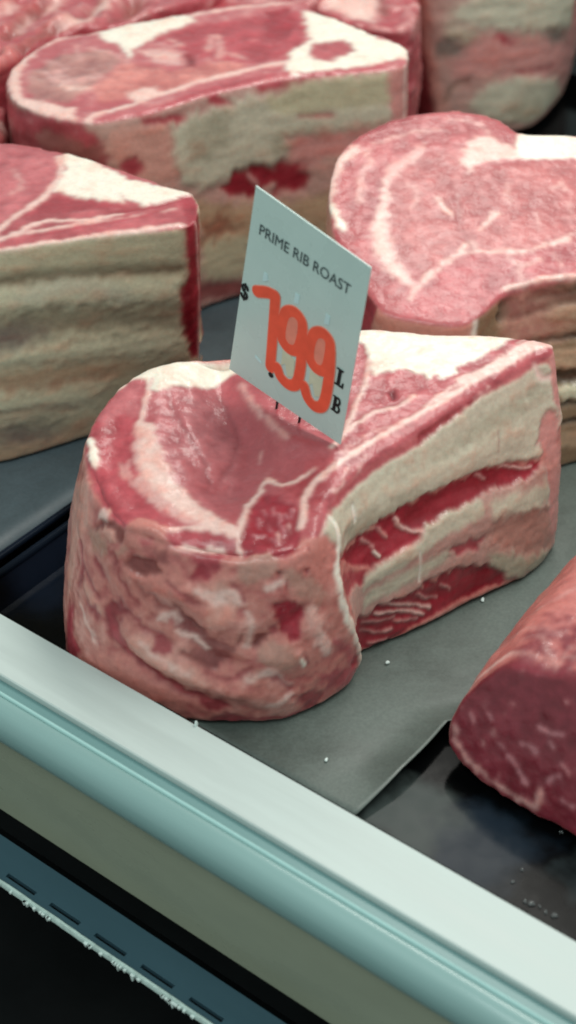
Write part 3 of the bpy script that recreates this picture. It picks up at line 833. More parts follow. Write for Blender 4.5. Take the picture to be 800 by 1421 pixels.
            ('S', 'P', 'rib_grey', [(441.3, 91.6),(475.4, 91.3),(480.1, 85.4),(459.3, 81.0),(430.9, 83.4),(409.6, 85.2),(406.0, 88.6)], 0, 4, 2),
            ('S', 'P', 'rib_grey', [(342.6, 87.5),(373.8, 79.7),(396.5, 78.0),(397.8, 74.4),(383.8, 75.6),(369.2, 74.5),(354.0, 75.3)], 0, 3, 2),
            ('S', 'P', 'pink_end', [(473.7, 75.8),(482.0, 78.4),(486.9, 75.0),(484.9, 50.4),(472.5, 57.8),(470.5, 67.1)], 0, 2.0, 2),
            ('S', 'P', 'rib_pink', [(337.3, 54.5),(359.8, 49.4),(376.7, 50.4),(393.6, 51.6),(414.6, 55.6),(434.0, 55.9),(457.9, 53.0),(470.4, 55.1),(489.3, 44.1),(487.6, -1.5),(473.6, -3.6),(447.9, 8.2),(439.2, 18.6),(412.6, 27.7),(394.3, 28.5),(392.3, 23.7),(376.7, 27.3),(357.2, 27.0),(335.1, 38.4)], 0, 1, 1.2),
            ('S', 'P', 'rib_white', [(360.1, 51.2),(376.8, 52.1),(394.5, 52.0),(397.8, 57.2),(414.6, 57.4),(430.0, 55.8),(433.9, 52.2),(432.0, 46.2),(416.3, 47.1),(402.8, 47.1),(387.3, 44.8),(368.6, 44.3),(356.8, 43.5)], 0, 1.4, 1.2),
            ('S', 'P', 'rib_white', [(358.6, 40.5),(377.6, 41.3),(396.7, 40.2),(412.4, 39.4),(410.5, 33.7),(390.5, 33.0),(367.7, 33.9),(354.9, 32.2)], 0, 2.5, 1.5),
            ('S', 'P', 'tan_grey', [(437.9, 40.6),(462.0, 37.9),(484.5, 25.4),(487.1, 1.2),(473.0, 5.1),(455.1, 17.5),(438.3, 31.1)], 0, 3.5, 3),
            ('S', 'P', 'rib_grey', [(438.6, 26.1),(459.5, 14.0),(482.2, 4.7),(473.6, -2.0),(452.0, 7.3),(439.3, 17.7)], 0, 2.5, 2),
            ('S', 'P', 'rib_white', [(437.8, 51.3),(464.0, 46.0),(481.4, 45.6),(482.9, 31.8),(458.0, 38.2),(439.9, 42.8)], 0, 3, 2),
            ('S', 'P', 'lean_mid', [(412.4, 38.5),(426.4, 38.1),(435.3, 34.3),(430.6, 30.9),(417.6, 33.0)], 0, 1.4, 1.5),
            ('S', 'P', 'lean_deep', [(341.7, 76.3),(353.6, 70.1),(358.6, 70.5),(361.2, 74.2),(370.3, 70.3),(372.2, 74.7),(381.3, 71.1),(384.1, 74.7),(395.6, 71.3),(399.1, 73.7),(408.3, 69.4),(413.3, 72.4),(424.5, 67.1),(428.9, 69.5),(446.1, 64.4),(466.3, 57.5),(471.6, 57.5),(469.3, 53.4),(464.0, 52.0),(453.8, 53.0),(437.9, 56.2),(430.0, 55.8),(414.6, 57.4),(397.8, 57.2),(393.7, 52.9),(377.0, 53.3),(365.8, 52.7),(350.9, 63.0)], 0, 0.5, 1.2),
            ('S', 'P', 'lean_red', [(332.9, 74.0),(349.1, 61.5),(360.7, 53.0),(359.5, 46.8),(336.0, 57.0)], 0, 0.9, 1.2),
            ('S', 'P', 'lean_deep', [(399.3, 96.6),(402.1, 105.1),(416.1, 105.8),(424.0, 105.6),(436.1, 102.1),(436.5, 100.0),(427.2, 99.6),(415.4, 98.9)], 0, 1.2, 1.5),
            ('S', 'L', 'fat_pink', [(472.4, 102.2),(474.9, 94.0),(485.4, 91.7)], 3.0, 1.5, 1),
            ('S', 'P', 'lean_red', [(471.1, 103.1),(479.5, 101.5),(480.4, 99.9),(472.0, 99.8)], 0, 0.9, 0.8),
            ('S', 'L', 'fat_pink', [(381.9, 68.9),(388.8, 59.6),(396.7, 55.2)], 1.4, 0.7, 0.8),
            ('S', 'L', 'fat_thin', [(372.2, 70.8),(377.2, 61.8)], 1.2, 0.8, 0.8),
            ('S', 'L', 'fat_thin', [(363.0, 70.3),(368.9, 61.6)], 1.2, 0.8, 0.8),
            ('S', 'L', 'fat_pink', [(446.2, 64.9),(456.0, 59.6),(466.2, 55.7)], 0.9, 0.5, 0.5),
            ('S', 'L', 'fat_thin', [(430.4, 67.7),(438.0, 61.5)], 1.0, 0.7, 0.7),
            ('S', 'L', 'fat_white', [(368.6, 59.2),(370.8, 55.4)], 1.2, 0.5, 0.4),
            ('S', 'P', 'lean_deep', [(335.1, 38.4),(354.3, 28.2),(361.2, 24.2),(366.4, 28.8),(371.8, 24.5),(376.8, 29.1),(383.3, 24.0),(391.3, 26.3),(395.3, 22.9),(396.3, 28.4),(405.6, 23.1),(407.5, 27.3),(412.8, 23.5),(416.8, 26.5),(427.3, 22.6),(439.2, 18.1),(448.4, 10.9),(452.4, 3.8),(432.9, 5.2),(407.7, 5.3),(386.2, 3.6),(366.5, -1.6),(331.4, 14.4)], 0, 0.6, 1.4),
            ('S', 'L', 'fat_pink', [(365.2, 24.0),(384.1, 16.2),(396.6, 8.8)], 1.5, 0.6, 0.8),
            ('S', 'L', 'fat_pink', [(371.9, 26.9),(392.3, 16.0),(401.9, 10.1)], 1.3, 0.6, 0.8),
            ('S', 'L', 'fat_thin', [(392.2, 23.0),(400.6, 15.8),(407.1, 13.7)], 1.2, 0.6, 0.8),
            ('S', 'L', 'fat_thin', [(353.1, 18.0),(366.6, 10.4),(376.2, 8.3)], 1.2, 0.6, 0.8),
            ('S', 'L', 'fat_thin', [(378.2, 12.4),(392.4, 8.1)], 1.2, 0.6, 0.8),
            ('S', 'L', 'fat_thin', [(360.5, 5.4),(372.4, 3.6)], 1.2, 0.6, 0.8),
            ('S', 'L', 'fat_thin', [(356.8, 22.9),(368.7, 16.9),(378.2, 15.2)], 1.0, 0.6, 0.8),
            ('S', 'L', 'fat_thin', [(408.8, 20.9),(415.6, 14.4)], 1.0, 0.6, 0.8),
            ('S', 'L', 'fat_white', [(392.3, 47.3),(393.1, 39.4),(392.4, 31.2)], 1.1, 0.5, 0.5),
            ('S', 'L', 'fat_white', [(360.0, 90.8),(359.0, 83.5)], 1.6, 0.6, 0.5),
            ('S', 'L', 'crease', [(444.0, 81.0),(443.2, 70.9)], 0.45, 0.4, 0.3),
            ('S', 'L', 'rib_white', [(462.5, 90.5),(465.7, 84.4)], 1.5, 1, 0.6),
            ('S', 'L', 'fat_white', [(342.8, 99.8),(336.6, 87.0),(331.2, 77.0),(330.7, 50.9),(339.1, 10.7),(339.0, -3.7)], 3.0, 1, 1),
            ('S', 'P', 'pink_end', [(483.6, 108.2),(493.8, 102.2),(490.3, 72.4),(483.6, 81.5),(484.8, 96.5)], 0, 1.6, 1),
            ('S', 'P', 'pink_end', [(476.1, 52.8),(489.4, 44.2),(487.8, 3.2),(484.6, 6.5),(477.9, 32.1)], 0, 2, 2),
        ]},
    'left': {'bulge': 2.0,
        'top': [[-124.3, 209.1, 134.3],[-156.6, 218.4, 134.6],[-214.1, 211.6, 134.3],[-237.6, 159.6, 132.8],[-210.7, 85.1, 130.6],[-191.4, 92.4, 130.8],[-140.8, 104.0, 131.1],[-120.4, 110.2, 131.3],[-89.2, 118.6, 131.6],[-55.7, 124.9, 131.7],[-46.3, 131.4, 131.9],[-45.2, 148.3, 132.4],[-49.1, 161.2, 132.8],[-61.8, 168.9, 133.1],[-95.7, 192.6, 133.8]],
        'bot': [[-124.3, 209.1, 0.5],[-156.6, 218.4, 0.5],[-214.1, 211.6, 0.5],[-237.6, 159.6, 0.5],[-235.5, 98.2, 0.5],[-212.7, 100.1, 0.5],[-155.6, 106.6, 0.5],[-133.6, 117.3, 0.5],[-99.9, 136.4, 0.5],[-63.0, 156.2, 0.5],[-52.5, 166.3, 0.5],[-50.5, 185.6, 0.5],[-49.1, 161.2, 0.5],[-61.8, 168.9, 0.5],[-95.7, 192.6, 0.5]],
        'regions': [
            ('T', 'P', 'lean_pale', [(-91.9, 66.6),(-33.3, 66.6),(-1.1, 58.2),(2.5, 33.8),(-0.4, 18.1),(-12.5, -4.7),(-21.2, -21.1),(-70.2, -47.4)], 0, 1, 1.5),
            ('T', 'P', 'lean_red', [(-16.8, -26.5),(-7.9, 2.8),(7.9, 10.4),(23.3, 4.7),(46.0, -2.8),(53.9, -12.0),(24.4, -26.5),(-7.4, -44.0),(-18.0, -44.0)], 0, 1, 1.5),
            ('T', 'P', 'lean_mid', [(-74.2, -26.5),(-20.9, -22.9),(-11.5, -12.0),(67.7, 2.8),(79.3, -12.0),(72.8, -26.5),(-7.0, -47.4),(-67.6, -60.9)], 0, 1, 1.5),
            ('T', 'P', 'fat_white', [(1.3, 54.0),(6.6, 58.2),(17.1, 49.9),(40.1, 25.8),(63.2, 16.1),(78.3, 14.2),(62.0, 4.7),(56.7, 0.9),(47.7, -1.0),(35.7, 10.4),(40.2, 0.9),(30.8, 2.8),(21.3, 5.8),(11.8, 8.5),(1.9, 14.2),(2.5, 25.8),(5.9, 37.8)], 0, 0.8, 1.6),
            ('T', 'L', 'fat_pink', [(0.5, 52.0),(3.5, 33.8),(0.0, 14.2),(-7.4, -1.0),(-16.5, -15.7),(-29.1, -40.5),(-66.4, -67.5)], 3.4, 0.6, 0.8),
            ('T', 'L', 'fat_pink', [(-28.6, -44.0),(-9.7, -26.5),(1.7, -16.4),(23.4, -16.4),(39.1, -8.4)], 3.0, 0.8, 1.5),
            ('T', 'L', 'fat_pink', [(-19.2, -35.3),(2.7, -24.7),(37.8, -15.7),(64.4, -4.7)], 2.0, 0.8, 1.5),
            ('T', 'L', 'lean_red', [(-3.6, -31.8),(23.9, -21.1),(50.3, -12.0),(69.5, 2.8)], 2.6, 0.8, 1.2),
            ('T', 'L', 'lean_deep', [(31.8, -8.4),(53.3, -2.8),(71.2, 6.6)], 2.2, 0.8, 1.2),
            ('T', 'L', 'fat_pink', [(-67.6, -60.9),(-27.8, -49.1),(-4.3, -40.5),(33.7, -30.0),(72.4, -19.3)], 3.2, 0.6, 0.8),
            ('T', 'P', 'lean_deep', [(67.4, 8.5),(75.6, 10.4),(79.9, -26.5),(72.8, -26.5),(70.1, -8.4)], 0, 1.0, 1.2),
            ('T', 'L', 'fat_thin', [(-21.7, 37.8),(-15.4, 18.1),(-20.0, 10.4)], 2, 1.5, 1.5),
            ('S', 'L', 'fat_pink', [(244.2, 126.9),(298.8, 134.2),(327.5, 134.8),(360.8, 134.5),(399.8, 135.5)], 3.6, 1, 1),
            ('S', 'P', 'bone_beige', [(244.2, 118.7),(298.8, 128.2),(337.2, 128.2),(396.4, 127.1),(396.0, 108.5),(336.9, 111.3),(298.7, 114.1),(244.2, 106.1)], 0, 4, 2),
            ('S', 'L', 'bone_green', [(323.4, 120.0),(344.9, 121.7),(372.4, 119.1)], 7, 6, 2),
            ('S', 'L', 'bone_groove', [(244.2, 109.3),(298.7, 114.1),(346.7, 109.9),(395.9, 106.1)], 3, 3, 1.5),
            ('S', 'P', 'bone_light', [(244.2, 101.8),(298.7, 108.9),(346.6, 106.2),(395.9, 100.0),(395.7, 85.1),(346.5, 91.6),(298.7, 98.4),(244.2, 90.9)], 0, 3, 2),
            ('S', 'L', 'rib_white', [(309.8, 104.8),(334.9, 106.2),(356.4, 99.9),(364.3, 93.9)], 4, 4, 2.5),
            ('S', 'P', 'bone_dark', [(244.2, 84.3),(298.7, 90.9),(327.0, 92.5),(356.3, 87.2),(395.7, 78.8),(395.7, 63.0),(356.3, 70.5),(326.9, 74.5),(298.6, 75.6),(244.2, 70.7)], 0, 4, 3),
            ('S', 'P', 'bone_grey', [(244.2, 79.8),(298.7, 88.8),(309.6, 88.7),(321.1, 79.3),(309.6, 72.1),(298.6, 71.2),(244.2, 70.7)], 0, 5, 3),
            ('S', 'P', 'bone_light', [(244.2, 70.7),(298.6, 72.3),(326.9, 73.3),(395.7, 60.3),(395.8, 46.6),(356.3, 54.3),(298.6, 62.1),(244.2, 59.0)], 0, 5, 3),
            ('S', 'P', 'bone_tan', [(244.2, 56.7),(298.6, 61.0),(356.3, 53.1),(376.0, 44.9),(356.4, 40.2),(298.7, 50.5),(244.2, 47.1)], 0, 4, 3),
            ('S', 'L', 'bone_rust', [(244.2, 48.3),(298.7, 50.5),(326.9, 44.8),(358.4, 42.2)], 2.6, 2.5, 1.5),
            ('S', 'P', 'bone_light', [(244.2, 44.6),(298.7, 47.0),(356.4, 37.6),(348.7, 21.8),(298.7, 28.9),(244.2, 27.2)], 0, 5, 3),
            ('S', 'P', 'bone_grey', [(295.1, 22.0),(306.0, 24.6),(325.3, 15.0),(337.1, 7.6),(321.6, 1.9),(298.8, 8.8)], 0, 5, 3),
            ('S', 'L', 'bone_rust', [(287.8, 32.9),(309.7, 33.3),(336.8, 26.2)], 1.6, 2.5, 2),
            ('S', 'P', 'bone_tan', [(244.2, 17.0),(298.8, 11.4),(325.4, 5.7),(344.8, 15.2),(348.9, 2.4),(310.0, -5.0),(244.2, -4.1)], 0, 4, 3),
            ('S', 'P', 'lean_deep', [(396.6, 136.3),(403.4, 141.4),(421.4, 137.6),(424.2, 113.3),(429.5, 25.4),(403.3, 37.0),(398.7, 59.1),(395.7, 78.8),(396.8, 93.6),(401.1, 102.0),(399.6, 126.3)], 0, 1.2, 1.5),
            ('S', 'L', 'fat_pink', [(410.0, 143.0),(409.9, 112.0),(409.1, 32.3)], 1.0, 0.6, 0.5),
            ('S', 'P', 'blood', [(401.0, 94.6),(404.3, 90.5),(404.6, 66.8),(400.8, 60.8),(398.1, 72.7),(398.6, 85.4)], 0, 1.2, 1),
        ]},
    'back': {'bulge': 2.0,
        'top': [[0.0, 404.7, 143.1],[-45.2, 395.5, 142.9],[-89.0, 375.3, 142.3],[-118.6, 358.9, 141.8],[-143.5, 346.2, 141.4],[-157.6, 320.3, 140.6],[-162.7, 288.8, 139.7],[-154.3, 262.5, 138.9],[-136.1, 246.1, 138.4],[-111.1, 235.5, 138.1],[-91.7, 241.7, 138.3],[-68.5, 253.3, 138.6],[-41.0, 273.6, 139.2],[0.0, 292.6, 139.8],[41.9, 300.4, 140.0],[64.4, 306.3, 140.2],[71.6, 320.3, 140.6],[69.2, 338.8, 141.2],[48.4, 360.0, 141.8],[22.4, 386.4, 142.6]],
        'bot': [[-1.5, 402.0, 0.5],[-45.4, 393.1, 0.5],[-87.8, 373.5, 0.5],[-116.6, 357.6, 0.5],[-140.7, 345.2, 0.5],[-154.4, 320.2, 0.5],[-159.3, 289.6, 0.5],[-151.1, 264.0, 0.5],[-133.5, 248.2, 0.5],[-109.2, 237.9, 0.5],[-90.5, 243.9, 0.5],[-67.9, 255.2, 0.5],[-41.3, 274.8, 0.5],[-1.5, 293.3, 0.5],[39.2, 300.9, 0.5],[61.0, 306.6, 0.5],[67.9, 320.2, 0.5],[65.6, 338.1, 0.5],[45.4, 358.7, 0.5],[20.3, 384.3, 0.5]],
        'regions': [
            ('T', 'P', 'lean_grey', [(-98.9, -37.9),(-98.5, -16.3),(-88.5, 6.1),(-57.5, 17.6),(-47.9, -1.4),(-63.5, -37.9),(-73.9, -55.3),(-92.6, -51.9)], 0, 2, 2),
            ('T', 'L', 'fat_pink', [(-81.6, -27.2),(-74.3, -37.9),(-65.0, -37.9)], 4.5, 2, 2.5),
            ('T', 'L', 'fat_thin', [(-90.6, -16.3),(-79.7, -30.8),(-64.8, -23.6),(-57.3, -20.0)], 4, 2, 2.5),
            ('T', 'L', 'fat_thin', [(-77.2, 21.5),(-72.1, 2.3)], 2.5, 2, 2),
            ('T', 'P', 'fat_thin', [(-34.9, 17.6),(-15.3, 13.8),(-11.1, -5.2),(-30.4, -1.4)], 0, 2.5, 2.5),
            ('T', 'L', 'fat_pink', [(-22.6, 29.4),(-12.5, 21.5)], 2.2, 1, 2),
            ('T', 'L', 'fat_thin', [(-68.8, 17.6),(-53.6, 9.9),(-39.4, -8.9)], 3, 2, 2.5),
            ('T', 'L', 'fat_thin', [(-51.1, -20.0),(-35.2, -23.6),(-23.1, -16.3)], 3, 2, 2.5),
            ('T', 'L', 'fat_pink', [(-37.8, 13.8),(-27.7, 6.1),(-15.0, 8.0)], 2.4, 1.5, 2.5),
            ('T', 'L', 'fat_thin', [(-7.6, -12.6),(7.9, -5.2),(31.5, 2.3)], 3, 2, 2),
            ('T', 'L', 'fat_thin', [(9.6, 41.3),(22.5, 53.5),(39.1, 53.5)], 2.4, 2, 2),
            ('T', 'L', 'fat_pink', [(13.4, 21.5),(17.0, 9.9)], 2.0, 1, 1.5),
            ('T', 'L', 'fat_pink', [(2.4, 13.8),(4.4, 2.3)], 2.2, 1, 2),
            ('T', 'L', 'fat_pink', [(-5.1, 37.3),(-6.0, 21.5)], 1.8, 1, 2),
            ('T', 'P', 'blood', [(-11.9, 9.9),(-5.8, 17.6),(-4.8, -5.2),(-9.4, -8.9)], 0, 1.5, 1.5),
            ('T', 'P', 'salmon', [(-61.9, -37.9),(-46.3, -1.4),(-17.1, -12.6),(23.5, 6.1),(23.9, -12.6),(-21.6, -41.4),(-54.2, -55.3)], 0, 3, 2),
            ('T', 'P', 'lean_red', [(-30.3, 30.7),(-11.7, 49.4),(54.6, 74.4),(63.6, 68.8),(56.6, 15.1),(29.0, -5.2),(7.7, -0.2),(-21.0, 20.2)], 0, 1.5, 2),
            ('T', 'L', 'fat_thin', [(-84.0, -15.1),(-72.0, -29.6),(-66.0, -27.2)], 4, 2.5, 2),
            ('T', 'L', 'fat_thin', [(-92.0, -0.2),(-80.6, -7.7),(-85.3, -22.4)], 2.5, 2.5, 2),
            ('T', 'L', 'fat_thin', [(-21.6, 30.7),(-14.7, 22.8),(-18.9, 20.2)], 3, 2, 2),
            ('T', 'L', 'fat_thin', [(2.9, 15.1),(6.5, 36.0),(9.7, 4.9)], 3, 2, 2),
            ('T', 'L', 'fat_thin', [(11.6, 9.9),(24.6, 4.9)], 2.5, 2, 2),
            ('T', 'P', 'fat_pink', [(-40.1, -41.4),(-26.2, -34.4),(-23.5, -44.7),(-30.9, -55.3),(-39.3, -50.7)], 0, 1.5, 2),
            ('T', 'L', 'fat_pink', [(-99.5, -57.6),(-106.0, -39.1),(-108.1, -15.1),(-102.4, 15.1),(-85.3, 36.0),(-64.1, 44.0)], 6, 1.2, 2),
            ('T', 'P', 'fat_white', [(-66.1, 41.3),(-51.7, 53.3),(-34.3, 57.7),(-8.2, 69.9),(-7.6, 57.7),(-22.4, 44.0),(-32.5, 30.7),(-40.4, 20.2),(-43.4, 2.3),(-51.4, 22.8),(-60.5, 28.1)], 0, 1.2, 2),
            ('T', 'L', 'fat_pink', [(-12.5, 66.0),(14.1, 77.2),(57.0, 88.7)], 3, 1, 1.5),
            ('T', 'P', 'fat_pink', [(-99.5, -57.6),(-96.6, -48.4),(-81.3, -57.6),(-68.7, -62.2),(-66.1, -77.8),(-81.8, -71.1),(-94.3, -66.7)], 0, 1.2, 2),
            ('T', 'L', 'fat_pink', [(-60.1, -88.7),(-58.6, -73.4),(-44.5, -62.2),(-23.4, -46.1),(8.5, -22.4),(56.5, 2.3),(71.4, 4.9)], 4, 1, 1.5),
            ('T', 'L', 'lean_red', [(-49.2, -77.8),(-26.1, -66.7),(0.9, -41.4),(29.4, -24.8),(71.2, -7.7)], 4, 1, 1.5),
            ('T', 'P', 'fat_white', [(59.1, 74.4),(77.0, 68.8),(90.0, 52.2),(106.7, 30.7),(122.5, 22.8),(120.4, 4.9),(105.1, -5.2),(81.7, -10.2),(62.7, -15.1),(50.1, -20.0),(50.1, 9.9),(63.2, 30.7)], 0, 1.2, 2.5),
            ('T', 'P', 'lean_mid', [(65.3, 25.4),(84.9, 30.7),(91.0, 15.1),(73.4, -2.7),(62.9, 4.9)], 0, 2, 2),
            ('T', 'P', 'lean_deep', [(36.6, 74.4),(50.1, 80.1),(55.7, 57.7),(50.1, 30.7),(37.1, 30.7)], 0, 1.5, 2),
            ('T', 'L', 'lean_red', [(50.1, -20.9),(69.0, -17.5),(92.1, -12.6),(113.8, -0.2)], 2.4, 1, 1.5),
            ('S', 'P', 'lean_dull', [(224.1, 150.9),(220.2, 134.6),(254.8, 140.0),(288.8, 139.5),(295.5, 135.7),(304.0, 121.8),(303.1, 32.5),(224.1, 14.0)], 0, 2, 3),
            ('S', 'P', 'lean_brown', [(257.4, 125.7),(273.7, 134.4),(296.9, 129.3),(303.8, 119.7),(295.8, 116.3),(279.3, 118.4),(262.0, 118.3)], 0, 2.5, 3),
            ('S', 'P', 'lean_red', [(220.2, 128.1),(258.9, 139.1),(293.7, 137.9),(300.5, 126.8),(271.0, 131.6),(220.5, 114.9)], 0, 2.5, 3),
            ('S', 'P', 'fat_tan_light', [(302.7, 128.5),(313.5, 133.9),(343.5, 130.4),(345.9, 98.6),(340.6, 91.0),(321.4, 102.6),(305.5, 114.9)], 0, 2.5, 3),
            ('S', 'P', 'lean_red', [(309.6, 114.1),(318.3, 116.7),(324.0, 108.8),(317.3, 104.7)], 0, 1.8, 2),
            ('S', 'P', 'fat_tan_light', [(310.6, 123.4),(322.1, 131.2),(336.8, 131.6),(342.7, 108.4),(335.2, 98.1),(319.8, 103.6)], 0, 2, 2),
            ('S', 'P', 'lean_red', [(308.7, 111.7),(319.9, 116.8),(324.6, 106.4),(315.1, 102.7)], 0, 1.6, 2),
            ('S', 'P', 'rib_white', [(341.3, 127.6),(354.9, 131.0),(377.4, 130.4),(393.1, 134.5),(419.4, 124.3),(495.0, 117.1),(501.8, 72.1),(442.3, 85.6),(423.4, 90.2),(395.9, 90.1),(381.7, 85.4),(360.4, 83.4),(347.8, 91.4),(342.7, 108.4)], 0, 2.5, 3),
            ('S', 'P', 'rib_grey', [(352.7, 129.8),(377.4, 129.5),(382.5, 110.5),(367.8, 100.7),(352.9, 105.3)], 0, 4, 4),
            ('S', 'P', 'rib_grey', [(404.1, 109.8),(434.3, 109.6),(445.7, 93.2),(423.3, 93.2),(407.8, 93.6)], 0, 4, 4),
            ('S', 'P', 'bone_green', [(404.4, 129.5),(433.9, 134.9),(492.9, 138.8),(494.7, 119.1),(452.2, 118.7),(423.1, 117.3),(408.0, 121.4)], 0, 2, 2),
            ('S', 'P', 'lean_red', [(395.2, 139.5),(408.4, 140.4),(437.3, 140.2),(444.4, 142.5),(433.8, 136.8),(423.1, 135.3),(400.7, 134.4)], 0, 1.2, 1.5),
            ('S', 'P', 'lean_red', [(368.3, 144.6),(377.7, 135.9),(386.1, 128.9),(376.5, 131.0),(367.8, 134.6)], 0, 1.2, 1.5),
            ('S', 'P', 'lean_red', [(324.5, 138.0),(346.9, 135.2),(352.8, 130.7),(346.4, 129.0),(325.9, 134.0)], 0, 1.2, 1.5),
            ('S', 'P', 'lean_deep', [(371.3, 82.1),(379.6, 83.0),(382.8, 90.1),(386.8, 86.6),(395.9, 92.1),(404.8, 87.9),(411.7, 88.0),(420.5, 85.2),(434.7, 88.1),(423.5, 80.2),(415.7, 75.9),(403.8, 73.4),(395.6, 67.6),(381.4, 72.4)], 0, 1.0, 2.5),
            ('S', 'L', 'fat_thin', [(391.8, 85.1),(399.7, 73.3)], 1.5, 1, 1),
            ('S', 'L', 'fat_thin', [(407.8, 85.7),(415.7, 78.3)], 1.5, 1, 1),
            ('S', 'P', 'bone_tan', [(354.7, 77.1),(379.9, 67.2),(422.9, 60.8),(462.9, 71.7),(465.6, 21.4),(394.4, 26.2),(358.7, 41.6)], 0, 4, 3),
            ('S', 'P', 'bone_rust', [(359.3, 61.2),(375.0, 63.7),(384.6, 48.9),(369.4, 43.1),(358.8, 46.6)], 0, 5, 4),
            ('S', 'P', 'bone_beige', [(358.8, 46.6),(394.4, 44.0),(441.7, 39.1),(442.9, 7.7),(358.2, 18.7)], 0, 4, 4),
            ('S', 'P', 'lean_brown', [(352.8, 20.8),(389.6, 11.7),(442.8, 10.4),(443.5, -11.0),(352.6, 7.7)], 0, 3, 2),
            ('S', 'P', 'bone_green', [(417.9, 134.8),(443.2, 138.0),(477.1, 137.4),(478.8, 125.2),(447.9, 121.3),(417.9, 119.5)], 0, 4, 2),
            ('S', 'L', 'lean_red', [(424.5, 116.0),(443.8, 115.4)], 2, 2, 1),
            ('S', 'P', 'pink_end', [(417.9, 103.8),(446.2, 105.8),(478.6, 107.3),(475.1, 89.5),(431.5, 83.8),(418.0, 85.4)], 0, 5, 3),
            ('S', 'P', 'lean_deep', [(408.7, 87.0),(422.5, 85.9),(431.7, 76.7),(427.3, 67.6),(408.7, 68.0)], 0, 2, 2),
            ('S', 'P', 'pink_end', [(477.5, 149.3),(494.4, 148.5),(500.4, 98.7),(479.7, 106.0),(477.7, 125.3)], 0, 2, 2),
            ('S', 'L', 'fat_pink', [(489.9, 139.4),(491.2, 103.0)], 2, 1, 0.6),
        ]},
    'topright': {'bulge': 3.0,
        'top': [[180.3, 809.3, 135.0],[124.6, 788.3, 135.0],[79.2, 709.1, 135.0],[62.7, 587.2, 135.0],[83.4, 540.4, 135.0],[101.5, 510.9, 135.0],[124.1, 513.8, 135.0],[154.8, 522.6, 135.0],[187.1, 540.4, 135.0],[208.5, 555.7, 135.0],[227.2, 587.2, 135.0],[231.7, 747.7, 135.0]],
        'bot': [[180.3, 809.3, 0.5],[124.6, 788.3, 0.5],[79.2, 709.1, 0.5],[59.5, 606.6, 0.5],[87.2, 546.2, 0.5],[106.6, 512.1, 0.5],[133.2, 512.1, 0.5],[160.7, 519.6, 0.5],[183.6, 532.1, 0.5],[203.1, 565.8, 0.5],[218.4, 609.4, 0.5],[231.7, 747.7, 0.5]],
        'regions': [
            ('S', 'P', 'lean_dull', [(249.9, 99.9),(336.7, 127.4),(348.7, 84.7),(361.1, 56.8),(367.3, 14.8),(334.2, -5.8),(250.7, 11.8)], 0, 2, 2),
            ('S', 'P', 'lean_red', [(249.9, 83.0),(320.3, 107.2),(336.8, 72.5),(329.8, 27.7),(250.7, 11.8)], 0, 4, 3),
            ('S', 'P', 'fat_tan_light', [(336.1, 111.9),(358.8, 112.7),(362.7, 92.3),(364.3, 70.8),(376.4, 22.1),(367.3, 14.8),(361.1, 56.8),(346.3, 79.1)], 0, 2, 2),
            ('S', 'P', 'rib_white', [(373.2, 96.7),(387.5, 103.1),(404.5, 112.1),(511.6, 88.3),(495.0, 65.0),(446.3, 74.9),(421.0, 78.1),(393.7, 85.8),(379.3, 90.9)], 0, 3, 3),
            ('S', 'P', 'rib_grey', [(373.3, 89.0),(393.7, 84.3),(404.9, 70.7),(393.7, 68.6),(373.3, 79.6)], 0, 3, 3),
            ('S', 'P', 'bone_grey', [(366.3, 68.0),(368.8, 74.8),(374.1, 78.0),(393.0, 67.0),(389.0, 63.8),(369.6, 62.9)], 0, 1.6, 2),
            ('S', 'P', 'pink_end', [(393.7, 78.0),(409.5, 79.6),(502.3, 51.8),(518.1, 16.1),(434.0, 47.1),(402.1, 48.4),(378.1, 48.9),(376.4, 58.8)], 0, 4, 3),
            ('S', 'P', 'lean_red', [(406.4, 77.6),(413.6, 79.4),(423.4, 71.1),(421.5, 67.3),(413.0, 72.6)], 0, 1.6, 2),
            ('S', 'P', 'bone_grey', [(450.5, 72.4),(465.4, 70.7),(481.9, 57.7),(462.1, 61.1)], 0, 3, 2),
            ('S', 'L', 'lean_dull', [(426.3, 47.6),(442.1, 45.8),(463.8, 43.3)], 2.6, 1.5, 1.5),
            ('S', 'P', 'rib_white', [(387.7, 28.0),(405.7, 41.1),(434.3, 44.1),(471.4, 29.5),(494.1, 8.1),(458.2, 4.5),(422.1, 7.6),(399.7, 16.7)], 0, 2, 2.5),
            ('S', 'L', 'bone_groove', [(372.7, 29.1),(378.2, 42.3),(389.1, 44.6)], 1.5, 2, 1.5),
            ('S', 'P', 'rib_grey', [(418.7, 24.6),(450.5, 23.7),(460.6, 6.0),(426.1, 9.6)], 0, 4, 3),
            ('S', 'P', 'pink_end', [(481.5, 91.2),(503.6, 84.2),(501.3, 23.4),(463.7, -4.2),(450.2, 5.0),(490.2, 10.0),(484.4, 43.0)], 0, 2, 2),
        ]},
    'right': {'bulge': 3.0,
        'top': [[127.9, 225.9, 136.5],[115.1, 237.8, 140.0],[95.6, 243.6, 141.6],[63.6, 239.6, 140.5],[41.4, 226.5, 136.7],[27.2, 208.7, 131.5],[21.8, 183.4, 124.2],[23.8, 148.2, 114.0],[31.1, 126.0, 107.5],[40.5, 109.1, 102.6],[48.4, 97.8, 99.4],[67.8, 91.8, 97.6],[85.6, 90.4, 97.2],[96.0, 96.9, 99.1],[108.7, 111.5, 103.3],[123.9, 118.7, 105.4],[146.1, 122.6, 106.5],[183.3, 127.4, 108.0],[222.6, 143.2, 112.5],[223.4, 195.1, 127.6],[195.6, 217.0, 133.9],[157.3, 224.2, 136.0]],
